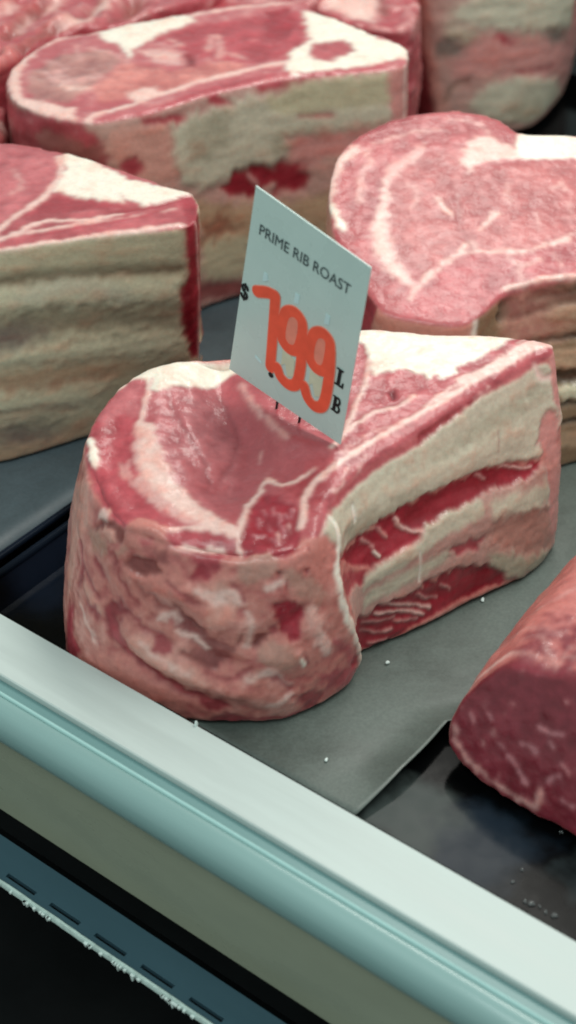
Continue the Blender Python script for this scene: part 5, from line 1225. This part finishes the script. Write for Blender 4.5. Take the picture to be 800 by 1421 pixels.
def build_joint(key, voxel, relax, top_style, wall_style, parts, seed, mottle_t, mottle_w, marbling=0.5, rough_t=0.4, rough_w=0.7, warp_k=1.0, parent=None, wall_grain=0.8, soft=2, feather_w=1.6):
    """returns {part name: object}; parts(lab, istop, tc, sh, pos, Hm) gives each vertex a part index"""
    J = JOINTS[key]
    lf = Loft(np.array(J['top']) / 1000, np.array(J['bot']) / 1000, J['bulge'] / 1000)
    tree = lf.bvh()
    V, Q, smooth = solid_mesh(lf, voxel, relax)
    nrm = normals(V, Q)
    n = len(V)
    # coordinates, in mm
    rel = V - lf.c
    tc = np.stack([rel @ lf.ex, rel @ lf.ey], 1) * 1000
    hgt = rel @ lf.n
    istop = sstep(0.35, 0.7, nrm @ lf.n) * (hgt > -0.03)
    loc = np.zeros((n, 3))
    fi = np.zeros(n, int)
    for i in np.nonzero(istop < 0.995)[0]:
        l, _, f, _ = tree.find_nearest(V[i])
        loc[i], fi[i] = l, f
    sh = lf.wall_uv(loc, fi) * 1000
    Hm = lf.H * 1000
    # colours
    nz = [fbm(V, 210, 3, seed + 5 * k) for k in range(2)]
    nz2 = [fbm(V, 900, 2, seed + 40 + 5 * k) for k in range(2)]
    warp = np.stack([nz[k] * 1.4 + nz2[k] * 0.16 for k in range(2)], 1) * warp_k
    a1 = fbm(V, 45, 3, seed + 70)
    a2 = fbm(V, 170, 4, seed + 80, 0.6)
    a3 = fbm(V, 600, 3, seed + 90, 0.6)
    # the trimmed wall: membrane and fibres run along the ribs
    W = np.stack([sh[:, 0] * 0.28, sh[:, 1], sh[:, 1] * 0], 1) / 1000
    wside = (1 - istop) * wall_grain
    if key == 'main':
        wside = wside * (0.2 + 0.8 * sstep(0.010, 0.028, V[:, 0]))
    a2 = a2 * (1 - wside) + wside * fbm(W, 190, 4, seed + 101, 0.5)
    a3 = a3 * (1 - 0.7 * wside) + 0.7 * wside * fbm(W, 520, 3, seed + 111, 0.5)

    def base(style, mott):
        c = srgb(STYLE[style][0])
        c = np.tile(c, (n, 1))
        light = srgb(STYLE['fat_thin' if style.startswith('lean') else 'fat_pink'][0])
        dark = srgb(STYLE['lean_red'][0])
        k1 = np.clip(sstep(0.05, 0.55, a1 * 0.6 + a2 * 0.7) * mott * 0.7, 0, 1)[:, None]
        k2 = np.clip(sstep(0.05, 0.6, -a1 * 0.5 - a2 * 0.8) * mott, 0, 1)[:, None]
        c = c * (1 - k1) + light * k1
        return c * (1 - k2) + dark * k2
    w_ = np.clip(sstep(0.25, 0.75, istop + 0.55 * a2 * (istop > 0.02) * (istop < 0.98)), 0, 1)[:, None]
    C = base(top_style, mottle_t) * w_ + base(wall_style, mottle_w) * (1 - w_)
    D = np.zeros(n)
    G = np.zeros(n)
    lean = np.where(istop > 0.5, 1.0 if top_style.startswith('lean') else 0.0, 1.0 if wall_style.startswith('lean') else 0.0)
    fat = np.zeros(n)
    lab = {}
    for (sp, kind, st, pts, wd, f, wp) in J['regions']:
        P = tc if sp == 'T' else sh
        Qp = np.array(pts, float)
        if kind == 'D':
            # a swelling (positive) or hollow (negative): wd mm deep, f mm wide
            sel = np.nonzero((istop > 0.02) if sp == 'T' else (istop < 0.98))[0]
            dq = np.maximum(line_sdf(P[sel], catmull(Qp, 4, closed=False), 0), 0)
            mk = istop[sel] if sp == 'T' else 1 - istop[sel]
            G[sel] += wd * np.exp(-(dq / f) ** 2) * mk
            continue
        lo, hi = Qp.min(0) - wd - 6, Qp.max(0) + wd + 6
        sel = np.nonzero((P[:, 0] > lo[0]) & (P[:, 0] < hi[0]) & (P[:, 1] > lo[1]) & (P[:, 1] < hi[1]) & ((istop > 0.02) if sp == 'T' else (istop < 0.98)))[0]
        if len(sel) == 0:
            continue
        p = P[sel] + warp[sel] * wp * (1.0 if kind == 'P' else 0.8)
        if kind == 'P':
            d = poly_sdf(p, Qp)
        else:
            Qs = catmull(Qp, 4, closed=False)
            d = line_sdf(p, Qs, wd * (1 + 0.5 * np.clip(a2[sel] + 0.2, -0.6, 0.8)))
        if sp == 'S':
            f = f * feather_w
        al = 1 - sstep(-f, f, d)
        m = istop[sel] if sp == 'T' else 1 - istop[sel]
        m = sstep(0.0, 1.0, m)
        al = al * m
        if kind == 'L' and st in ('fat_thin', 'crease', 'fat_fleck', 'bone_rust'):
            al = al * np.clip(0.85 + 0.5 * a2[sel], 0.25, 1)
        cc, dd, part = STYLE[st]
        cc = srgb(cc)
        isfat = st.startswith(('fat', 'rib', 'tan', 'bone', 'pink'))
        cv = np.tile(cc, (len(sel), 1))
        if isfat:
            # fat is never one colour: pinker and greyer clouds in it
            k = np.clip(sstep(-0.1, 0.75, a2[sel] * 0.9 + a1[sel] * 0.5) * 0.55, 0, 1)[:, None]
            cv = cv * (1 - k) + cv * np.array([0.95, 0.74, 0.70]) * k
        else:
            k = np.clip(a1[sel] * 0.5 + a2[sel] * 0.35, -0.35, 0.35)[:, None]
            cv = cv * (1 + k * np.array([0.6, 1.0, 0.9]))
        C[sel] = C[sel] * (1 - al[:, None]) + cv * al[:, None]
        D[sel] = D[sel] * (1 - al) + dd * al
        lean[sel] = lean[sel] * (1 - al) + (0 if isfat else 1) * al
        key2 = (sp, st)
        if key2 not in lab:
            lab[key2] = np.zeros(n)
        for kk in lab:
            lab[kk][sel] *= (1 - al)
        lab[key2][sel] = np.maximum(lab[key2][sel], al)
    # muscle grain, marbling flecks, fat mottling
    grain = perlin(np.stack([V[:, 0] * 900, V[:, 1] * 260, V[:, 2] * 260], 1) + seed)
    fleck = sstep(0.40, 0.62, perlin(np.stack([V[:, 0] * 210 + a2, V[:, 1] * 120 + a2, V[:, 2] * 120], 1) + seed * 1.7)) * sstep(-0.05, 0.4, a1 + 0.3 * a2)
    fl = (fleck * lean * marbling)[:, None]
    C = C * (1 - fl) + srgb((214, 158, 156)) * fl
    tw = 0.5 + 0.5 * (1 - istop)
    C *= (1 + tw * (0.10 * a2 + 0.05 * a3) + 0.03 * grain * lean)[:, None]
    nf = np.clip(1 - lean, 0, 1)
    pk = (sstep(0.1, 0.7, a2 + 0.5 * a1) * nf * 0.32)[:, None]
    C = C * (1 - pk) + C * np.array([1.0, 0.72, 0.68]) * pk
    C = smooth(np.clip(C, 0.004, 0.9), soft)
    # relief
    amp = rough_t * istop + rough_w * (1 - istop)
    D = D + amp * (a1 * 0.9 + a2 * 0.75 + a3 * 0.14 + 0.12 * grain * lean)
    D = smooth(D[:, None], 3)[:, 0] + smooth(G[:, None], 6)[:, 0]
    V2 = V + nrm * (D / 1000)[:, None]
    V2[:, 2] = np.maximum(V2[:, 2], 0.0002)
    nn = normals(V2, Q)
    # parts
    pi, names = parts(lab, istop, tc, sh, V, Hm)
    fp = np.zeros(len(Q), int)
    vals = pi[Q]
    for i in range(len(names)):
        fp = np.where((vals == i).sum(1) >= 2, i, fp)
    fp = np.where((vals == vals[:, :1]).all(1), vals[:, 0], fp)
    objs = {}
    jobs = []
    ft = (istop[Q].mean(1) < 0.5).astype(int) if len(names) > 1 else np.zeros(len(Q), int)
    for i in range(2, len(names)):
        ids = np.nonzero(fp == i)[0]
        comp = pieces(Q[ids])
        sizes = np.bincount(comp) if len(ids) else np.array([0])
        for k in np.argsort(-sizes):
            g = ids[comp == k]
            if sizes[k] < max(0.08 * sizes.max(), 60):
                fp[g] = ft[g]
            else:
                jobs.append((names[i][0], names[i][1], g))
    for i in range(min(2, len(names))):
        ids = np.nonzero(fp == i)[0]
        comp = pieces(Q[ids])
        sizes = np.bincount(comp)
        big = int(np.argmax(sizes))
        jobs.append((names[i][0], names[i][1], ids))
    for nm, lbl, fids in jobs:
        Fi = Q[fids]
        if len(Fi) == 0:
            continue
        used, inv = np.unique(Fi, return_inverse=True)
        inv = inv.reshape(Fi.shape)
        me = bpy.data.meshes.new(nm)
        Vv = V2[used]
        me.vertices.add(len(Vv))
        me.vertices.foreach_set('co', Vv.astype(np.float32).ravel())
        me.loops.add(inv.size)
        me.loops.foreach_set('vertex_index', inv.astype(np.int32).ravel())
        me.polygons.add(len(inv))
        me.polygons.foreach_set('loop_start', (np.arange(len(inv)) * 4).astype(np.int32))
        me.polygons.foreach_set('use_smooth', np.ones(len(inv), bool))
        me.update(calc_edges=True)
        me.validate()
        at = me.color_attributes.new('tint', 'FLOAT_COLOR', 'POINT')
        at.data.foreach_set('color', np.concatenate([C[used], np.ones((len(used), 1))], 1).astype(np.float32).ravel())
        me.normals_split_custom_set_from_vertices(nn[used].tolist())
        me.materials.append(MEAT)
        o = bpy.data.objects.new(nm, me)
        col.objects.link(o)
        if lbl:
            o['label'] = lbl
        if parent:
            into(o, parent)
        objs.setdefault(nm, []).append(o)
    return objs


def pieces(F):
    """connected piece number of each face"""
    if len(F) == 0:
        return np.zeros(0, int)
    used, inv = np.unique(F, return_inverse=True)
    inv = inv.reshape(F.shape)
    lab_ = np.arange(len(used))
    while True:
        m = lab_[inv].min(1)
        new = lab_.copy()
        for c in range(4):
            np.minimum.at(new, inv[:, c], m)
        new = new[new]
        if (new == lab_).all():
            break
        lab_ = new
    return np.unique(lab_[inv[:, 0]], return_inverse=True)[1]


def top_wall(names):
    """two parts: cut face and trimmed wall"""
    def f(lab, istop, tc, sh, pos, Hm):
        return (istop < 0.5).astype(int), names
    return f


def fat_parts(names, ribs=0, styles=('fat_white', 'fat_cap'), rib_styles=(), rib_cuts=(), wall=1):
    """cut face 0, wall 1, fat cap 2, then one index for each rib, told apart by height up the wall"""
    def f(lab, istop, tc, sh, pos, Hm):
        z = np.zeros(len(istop))
        p = (istop < 0.5).astype(int)
        fm = sum((lab.get(('T', s), z) for s in styles), z)
        p[(fm > 0.5) & (istop >= 0.5)] = 2
        if rib_styles:
            rm = sum((lab.get(('S', s), z) for s in rib_styles), z)
            k = np.searchsorted(np.array(rib_cuts), sh[:, 1])
            p = np.where((rm > 0.5) & (istop < 0.5), 3 + k, p)
        return p, names
    return f


def joint_root(name, label, cat, group, at):
    o = empty(name, at)
    tag(o, label, cat, group)
    bpy.context.view_layer.update()
    return o


G1 = 'bone-in rib roasts in the case'
r = joint_root('rib_roast', 'bone-in beef rib roast on grey paper with the price tag spiked into its cut face', 'beef roast', G1, (0.01, -0.01, 0))


def main_parts(lab, istop, tc, sh, pos, Hm):
    z = np.zeros(len(istop))
    p = (istop < 0.5).astype(int)
    fm = lab.get(('T', 'fat_white'), z) + lab.get(('T', 'fat_cap'), z)
    p[(fm > 0.5) & (istop >= 0.5)] = 2
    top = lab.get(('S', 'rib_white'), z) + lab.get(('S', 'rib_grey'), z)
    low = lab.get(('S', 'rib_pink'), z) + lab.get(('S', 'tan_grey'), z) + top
    rs = RIBSIDE(sh, pos)
    p = np.where((low > 0.5) & (istop < 0.5) & (rs == 1), 3, p)
    p = np.where((low > 0.5) & (istop < 0.5) & (rs == 2), 4, p)
    return p, [('cut_face', None), ('trimmed_side', None), ('fat_cap', None), ('rib_bone', None), ('rib_bone', None)]


def RIBSIDE(sh, pos):
    """1 upper rib, 2 lower rib, 0 off the ribs: split by the red band between them"""
    on = (pos[:, 0] > 0.019) & (pos[:, 1] < 0.05)
    cut = 0.040 + np.clip((pos[:, 0] - 0.03) / 0.095, 0, 1) * 0.022
    return np.where(on, np.where(pos[:, 2] > cut, 1, 2), 0)


MAINV = 0.0008
build_joint('main', MAINV, 55, 'lean_mid', 'fat_smear', main_parts, 11.0, 0.06, 0.5, 0.12, 0.4, 0.65, parent=r, wall_grain=0.6, soft=2, feather_w=1.0)

r = joint_root('rib_roast', 'rib roast whose wall of beige ribs faces the shopper, left behind the tag', 'beef roast', G1, (-0.14, 0.15, 0))
build_joint('left', 0.0012, 6, 'lean_mid', 'bone_beige', fat_parts([('cut_face', None), ('rib_wall', None), ('fat_cap', None), ('rib_bone', None), ('rib_bone', None), ('rib_bone', None)], rib_styles=('bone_light',), rib_cuts=(38, 68)), 23.0, 0.2, 0.06, 0.2, 0.5, 0.4, parent=r, feather_w=2.2)

r = joint_root('rib_roast', 'long rib roast behind the price tag with white membrane over its ribs', 'beef roast', G1, (-0.04, 0.31, 0))
build_joint('back', 0.0014, 8, 'lean_pale', 'rib_pink', fat_parts([('cut_face', None), ('rib_wall', None), ('fat_cap', None), ('rib_bone', None)], rib_styles=('rib_white', 'rib_grey')), 31.0, 0.5, 0.2, 0.4, 0.9, 0.6, parent=r, feather_w=1.1)

r = joint_root('rib_roast', 'rib roast with wide pale pink eye and brown ribs, right behind the tagged one', 'beef roast', G1, (0.11, 0.16, 0))
build_joint('right', 0.0012, 7, 'lean_pink', 'pink_tan', fat_parts([('cut_face', None), ('rib_wall', None), ('fat_cap', None)]), 43.0, 0.05, 0.15, 0.03, 0.25, 0.7, parent=r, feather_w=1.0)

r = joint_root('rib_roast', 'farthest rib roast, cut off by the top edge, its greyish ribs turned outward', 'beef roast', G1, (0.14, 0.56, 0))
build_joint('topright', 0.0016, 6, 'lean_mid', 'rib_pink', fat_parts([('cut_face', None), ('rib_wall', None), ('fat_cap', None)]), 53.0, 0.4, 0.3, 0.3, 0.9, 0.8, parent=r)

r = joint_root('boneless_roast', 'dark red boneless roast with pink fat cap lying on the bare black tray', 'beef roast', None, (0.16, -0.07, 0))
build_joint('front', 0.0011, 8, 'lean_dark', 'salmon', fat_parts([('cut_face', None), ('fat_cap', None), ('fat_cap', None)]), 61.0, 0.14, 0.2, 0.6, 0.6, 1.1, parent=r)


def one(lab, istop, tc, sh, pos, Hm):
    return np.zeros(len(istop), int), [('beef_piece', None)]


for key, lbl, sd in (('scrapA', 'stringy red beef piece in the top corner behind the long roast', 71.0), ('scrapB', 'small dark red beef piece at the top edge, behind the middle of the long roast', 77.0),
                     ('scrapC', 'fat-streaked beef piece at the top edge, between the long roast and the farthest one', 83.0), ('chunk', 'dark red beef piece squeezed between the beige ribs and the long roast', 91.0)):
    objs = build_joint(key, 0.0018, 5, 'lean_mid', 'lean_red', one, sd, 1.0, 0.6, 0.5, 3.6, 2.6, 1.5)
    tag(objs['beef_piece'][0], lbl, 'beef piece')

# ---------------------------------------------------------------- price tag
TX, TY, TZ = Vector((0.7238, -0.6634, -0.1898)), Vector((0.118, -0.152, 0.9813)), Vector((-0.6799, -0.7326, -0.0318))
TZ = TX.cross(TY).normalized()
if TZ.y > 0:
    TZ = -TZ
TX = TY.cross(TZ).normalized()
TM = Matrix.Translation(Vector((-0.0021, 0.0023, 0.1083))) @ Matrix((TX, TY, TZ)).transposed().to_4x4()
tagroot = empty('price_tag', matrix=TM)
tag(tagroot, 'pale price card reading PRIME RIB ROAST 7.99 spiked into the front roast', 'price tag')


def local(name, V, F, mat, parent=tagroot, smooth=False):
    o = link_mesh(name, [Vector(v) / 1000 for v in V], F, mat, None, smooth)
    o.parent = parent
    return o


def prism2d(outline, z0, z1):
    n = len(outline)
    V = [(x, y, z0) for x, y in outline] + [(x, y, z1) for x, y in outline]
    F = [tuple(reversed(range(n))), tuple(range(n, 2 * n))]
    for i in range(n):
        j = (i + 1) % n
        F.append((i, j, j + n, i + n))
    return V, F


def card_mesh():
    """a laminated card, slightly bowed, 66 by 99 mm"""
    V, F = [], []
    nx, ny = 12, 18
    for lay in (0, 1):
        for i in range(nx + 1):
            for j in range(ny + 1):
                fx, fy = i / nx, j / ny
                x = (1 - fy) * (-34.1 + 68.1 * fx) + fy * (-31.9 + 63.9 * fx)
                y = (1 - fx) * (-1.7 + 102.3 * fy) + fx * (1.5 + 96.7 * fy)
                V.append((x, y, -0.25 - lay * 0.5 - 0.0))
    q = (nx + 1) * (ny + 1)
    ix = lambda i, j: i * (ny + 1) + j
    for i in range(nx):
        for j in range(ny):
            a, b, c, d = ix(i, j), ix(i + 1, j), ix(i + 1, j + 1), ix(i, j + 1)
            F.append((a, b, c, d))
            F.append((d + q, c + q, b + q, a + q))
    for i in range(nx):
        F.append((ix(i, 0), ix(i, 0) + q, ix(i + 1, 0) + q, ix(i + 1, 0)))
        F.append((ix(i + 1, ny), ix(i + 1, ny) + q, ix(i, ny) + q, ix(i, ny)))
    for j in range(ny):
        F.append((ix(0, j + 1), ix(0, j + 1) + q, ix(0, j) + q, ix(0, j)))
        F.append((ix(nx, j), ix(nx, j) + q, ix(nx, j + 1) + q, ix(nx, j + 1)))
    return V, F


V, F = card_mesh()
local('card', V, F, M_CARD)


def stroke(pts, wd, z0, z1, sub=8, closed=False, caps=8):
    """a round-ended pen stroke as a flat slab: one mesh made of the outline of the swept pen"""
    P = catmull(np.array(pts, float), sub, closed=closed)
    n = len(P)
    L, Rr = [], []
    for i in range(n):
        a, b = P[max(i - 1, 0)], P[min(i + 1, n - 1)]
        t = (b - a) / (np.linalg.norm(b - a) + 1e-9)
        nn = np.array([-t[1], t[0]])
        L.append(P[i] + nn * wd / 2)
        Rr.append(P[i] - nn * wd / 2)
    V, F = [], []
    for zz_ in (z0, z1):
        for a, b in zip(L, Rr):
            V += [(a[0], a[1], zz_), (b[0], b[1], zz_)]
    q = 2 * n
    for i in range(n - 1):
        a = 2 * i
        F.append((a + 1 + q, a + 3 + q, a + 2 + q, a + q))
        F.append((a, a + 2, a + 3, a + 1))
        F.append((a, a + q, a + 2 + q, a + 2))
        F.append((a + 1, a + 3, a + 3 + q, a + 1 + q))
    for end in (0, n - 1):
        c = P[end]
        b0 = len(V)
        ring_ = [(c[0] + wd / 2 * math.cos(k * 2 * math.pi / 20), c[1] + wd / 2 * math.sin(k * 2 * math.pi / 20)) for k in range(20)]
        v2, f2 = prism2d(ring_, z0, z1 - 0.004)
        V += v2
        F += [tuple(b0 + k for k in f) for f in f2]
    return V, F


def join(*parts):
    V, F = [], []
    for v, f in parts:
        b0 = len(V)
        V += v
        F += [tuple(b0 + k for k in g) for g in f]
    return V, F


seven = [(-23.8, 50.4), (-18.0, 53.6), (-13.4, 54.6), (-12.4, 42.0), (-10.6, 16.0)]
ninea = [(4.0, 44.5), (2.6, 51.2), (-2.0, 53.2), (-6.4, 50.0), (-7.6, 42.5), (-6.6, 35.5), (-2.2, 32.8), (2.6, 35.4)]
ninea2 = [(4.0, 46.5), (5.2, 37.0), (6.0, 25.0), (5.0, 17.0), (1.0, 13.8), (-4.0, 14.8), (-6.6, 18.4)]
nineb = [(20.0, 45.0), (18.6, 51.0), (14.4, 52.6), (10.4, 49.4), (9.2, 42.6), (10.2, 35.6), (14.4, 32.8), (19.0, 35.0)]
nineb2 = [(20.0, 47.0), (21.4, 37.0), (22.0, 24.0), (21.0, 15.6), (17.0, 12.4), (12.6, 14.0), (9.6, 19.0)]


def figure(strokes, z, wd):
    parts = []
    for k, (pts, sub, cl) in enumerate(strokes):
        z += 0.012
        parts.append(stroke(pts + [pts[0]] if cl else pts, wd, -0.2, z, sub))
    return join(*parts)


def disc(cx, cy, rx, ry, z0, z1, n=28):
    return prism2d([(cx + rx * math.cos(2 * math.pi * k / n), cy + ry * math.sin(2 * math.pi * k / n)) for k in range(n)], z0, z1)


FIGS = [([(seven[:3], 4, False), (seven[2:], 4, False)], 0.10), ([(ninea, 8, True), (ninea2, 8, False)], 0.15), ([(nineb, 8, True), (nineb2, 8, False)], 0.20)]
for strokes, z in FIGS:
    V, F = figure(strokes, z, 5.2)
    fo = local('price_figure', V, F, M_MARK)
    V, F = figure(strokes, z - 0.09, 6.1)
    local('marker_halo', V, F, M_MARK2, fo)
    if len(strokes[0][0]) > 4:
        cx = float(np.mean([p[0] for p in strokes[0][0]])) - 0.4
        V, F = disc(cx, 43.2, 4.6, 8.6, -0.2, 0.045)
        local('figure_fill', V, F, M_MARK2, fo)
        dxx = cx + 1.2
        V, F = prism2d([(dxx - 4.0, 30.0), (dxx - 1.6, 31.0), (dxx + 3.4, 28.5), (dxx + 4.0, 19.5), (dxx + 0.8, 17.6), (dxx - 1.6, 23.6), (dxx - 3.6, 21.2)], -0.2, 0.045)
        local('figure_hollow', V, F, M_HOLLOW, fo)
for q in ([(-21.5, 62.5), (-19.5, 62.5), (-18.5, 59.5), (-21.5, 57.5)], [(-3.2, 63.0), (-0.8, 63.0), (-0.6, 58.5), (-3.2, 57.5)],
          [(14.2, 63.0), (16.6, 63.0), (16.8, 58.5), (14.2, 57.5)], [(-20.0, 16.5), (-16.2, 15.0), (-15.8, 14.0), (-20.0, 15.0)]):
    V, F = prism2d(q, -0.2, -0.03)
    local('guide_mark', V, F, M_GHOST)


def text_mesh(s, size, x, y, sx=1.0, bold=0.0):
    cu = bpy.data.curves.new('lettering', 'FONT')
    cu.body = s
    cu.size = size / 1000
    cu.extrude = 0.00004
    cu.offset = bold / 1000
    cu.resolution_u = 3
    ob = bpy.data.objects.new('lettering', cu)
    col.objects.link(ob)
    dg = bpy.context.evaluated_depsgraph_get()
    dg.update()
    me = bpy.data.meshes.new_from_object(ob.evaluated_get(dg))
    bpy.data.objects.remove(ob)
    xs = [v.co.x for v in me.vertices]
    x0, x1 = min(xs), max(xs)
    for v in me.vertices:
        v.co.x = (v.co.x - x0) * sx + x / 1000
        v.co.y += y / 1000
        v.co.z += 0.00001
    return me, (x1 - x0) * sx * 1000


def text_obj(name, s, size, x, y, width, mat, bold=0.0):
    me, wd = text_mesh(s, size, 0, 0)
    me, wd = text_mesh(s, size, x, y, width / wd, bold)
    me.materials.clear()
    me.materials.append(mat)
    o = bpy.data.objects.new(name, me)
    col.objects.link(o)
    o.parent = tagroot
    return o


text_obj('lettering', 'PRIME RIB ROAST', 7.6, -26.8, 79.3, 51.0, M_PRINT, 0.0)
dx, dy = -30.6, 45.8
ess = [(dx + 1.55, dy + 2.0), (dx + 0.9, dy + 3.3), (dx - 0.7, dy + 3.4), (dx - 1.6, dy + 2.2), (dx - 0.9, dy + 0.6), (dx + 0.9, dy - 0.4), (dx + 1.6, dy - 2.0), (dx + 0.7, dy - 3.3), (dx - 0.9, dy - 3.3), (dx - 1.65, dy - 2.0)]
V, F = join(stroke(ess, 1.45, 0, 0.06, 5), prism2d([(dx - 0.42, dy - 4.8), (dx + 0.42, dy - 4.8), (dx + 0.42, dy + 4.8), (dx - 0.42, dy + 4.8)], 0, 0.052))
local('dollar_sign', V, F, M_INK)


def slab_L(cx, y0, h, w):
    x0, x1 = cx - w / 2, cx + w / 2
    t = w * 0.34
    return prism2d([(x0, y0), (x1, y0), (x1, y0 + h * .32), (x1 - w * .16, y0 + h * .32), (x1 - w * .22, y0 + h * .12), (x0 + w * .25 + t, y0 + h * .12), (x0 + w * .25 + t, y0 + h * .90), (x0 + w * .42 + t, y0 + h * .90),
                    (x0 + w * .42 + t, y0 + h), (x0, y0 + h), (x0, y0 + h * .90), (x0 + w * .22, y0 + h * .90), (x0 + w * .22, y0 + h * .10), (x0, y0 + h * .10)], 0, 0.06)


V, F = slab_L(27.4, 31.6, 9.4, 5.0)
local('letter_l', V, F, M_INK)


def slab_B(cx, y0, h, w):
    x0 = cx - w / 2
    parts = [prism2d([(x0 + w * .14, y0 + .05), (x0 + w * .46, y0 + .05), (x0 + w * .46, y0 + h - .05), (x0 + w * .14, y0 + h - .05)], 0, 0.060),
             prism2d([(x0, y0), (x0 + w * .5, y0), (x0 + w * .5, y0 + h * .09), (x0, y0 + h * .09)], 0, 0.063),
             prism2d([(x0, y0 + h * .91), (x0 + w * .5, y0 + h * .91), (x0 + w * .5, y0 + h), (x0, y0 + h)], 0, 0.063)]
    zz_ = 0.066
    for (a, b, k) in ((0, .52, 1.0), (.48, 1.0, .92)):
        P = [(x0 + w * .45, y0 + h * (a + .05)), (x0 + w * .70 * k, y0 + h * (a + .06)), (x0 + w * .86 * k, y0 + h * (a + b) / 2), (x0 + w * .70 * k, y0 + h * (b - .06)), (x0 + w * .45, y0 + h * (b - .05))]
        zz_ += 0.003
        parts.append(stroke(P, w * .22, 0, zz_, 5))
    return join(*parts)


V, F = slab_B(28.2, 17.0, 8.6, 5.2)
local('letter_b', V, F, M_INK)
V, F = disc(-9.6, 12.0, 1.5, 1.4, 0, 0.06)
local('decimal_point', V, F, M_INK)
for sx in (-4.7, 9.1):
    V, F = [], []
    for k, (y, rr) in enumerate(((1.0, 0.62), (-6, 0.60), (-14, 0.55), (-24, 0.35), (-28, 0.05))):
        for i in range(10):
            a = 2 * math.pi * i / 10
            V.append((sx + rr * math.cos(a), y, -1.4 + rr * math.sin(a)))
    V0 = [(x, y + 9 if y == 1.0 else y, z) for x, y, z in V]
    for k in range(4):
        for i in range(10):
            a, b = k * 10 + i, k * 10 + (i + 1) % 10
            F.append((a, a + 10, b + 10, b))
    F.append(tuple(range(10)))
    F.append(tuple(reversed(range(40, 50))))
    local('spike', V0, F, M_PINS, smooth=True)


# ---------------------------------------------------------------- drops and crumbs
def blob(name, c, rx, ry, rz, mat, seed):
    rnd = random.Random(seed)
    V, F = [], []
    nu, nv = 14, 7
    ph = rnd.uniform(0, 6)
    for j in range(nv + 1):
        b = math.pi * (j / nv - 0.5)
        for i in range(nu):
            a = 2 * math.pi * i / nu
            k = 1 + 0.22 * math.sin(2 * a + ph) + 0.12 * math.sin(3 * a + 2 * ph)
            V.append((c[0] + rx * k * math.cos(a) * math.cos(b), c[1] + ry * k * math.sin(a) * math.cos(b), c[2] + rz * math.sin(b)))
    for j in range(nv):
        for i in range(nu):
            a, b = j * nu + i, j * nu + (i + 1) % nu
            F.append((a, b, b + nu, a + nu))
    return link_mesh(name, V, F, mat, None, True)


for i, (u, v, s) in enumerate(((0.1772, -0.0754, 1.0), (0.1774, -0.0831, 1.1), (0.1863, -0.0885, 1.3), (0.1889, -0.0880, 1.9), (0.1992, -0.0875, 1.7), (0.1923, -0.0872, 1.0), (0.1955, -0.0880, 1.2), (0.1800, -0.0483, 1.2))):
    p = uv(u, v, -0.0038)
    o = blob('water_drop', (p.x, p.y, p.z), s * .0007, s * .0009, s * .0006, M_WATER, i)
    tag(o, 'clear water drop on the wet black tray beside the white ledge', 'water drop', 'water drops on the tray')
for i, (u, v, s) in enumerate(((0.0784, 0.0528, 1.0), (0.0667, -0.0115, 0.9), (0.0803, -0.078, 0.8))):
    p = uv(u, v, 0.0)
    o = blob('fat_crumb', (p.x, p.y, p.z + .0004), s * .0010, s * .0013, s * .0008, M_FROST, 20 + i)
    tag(o, ('tiny white fat crumb on the paper below the lower rib', 'tiny white fat crumb on the paper by the roast corner', 'tiny white fat crumb alone on the paper near the ledge')[i], 'crumb', 'fat crumbs on the paper')
p = uv(0.0353, -0.1108, 0.0208)
o = blob('ice_flake', (p.x, p.y, p.z), .0007, .0008, .0022, M_FROST, 31)
tag(o, 'small white ice flake standing on the inner edge of the ledge', 'ice flake')
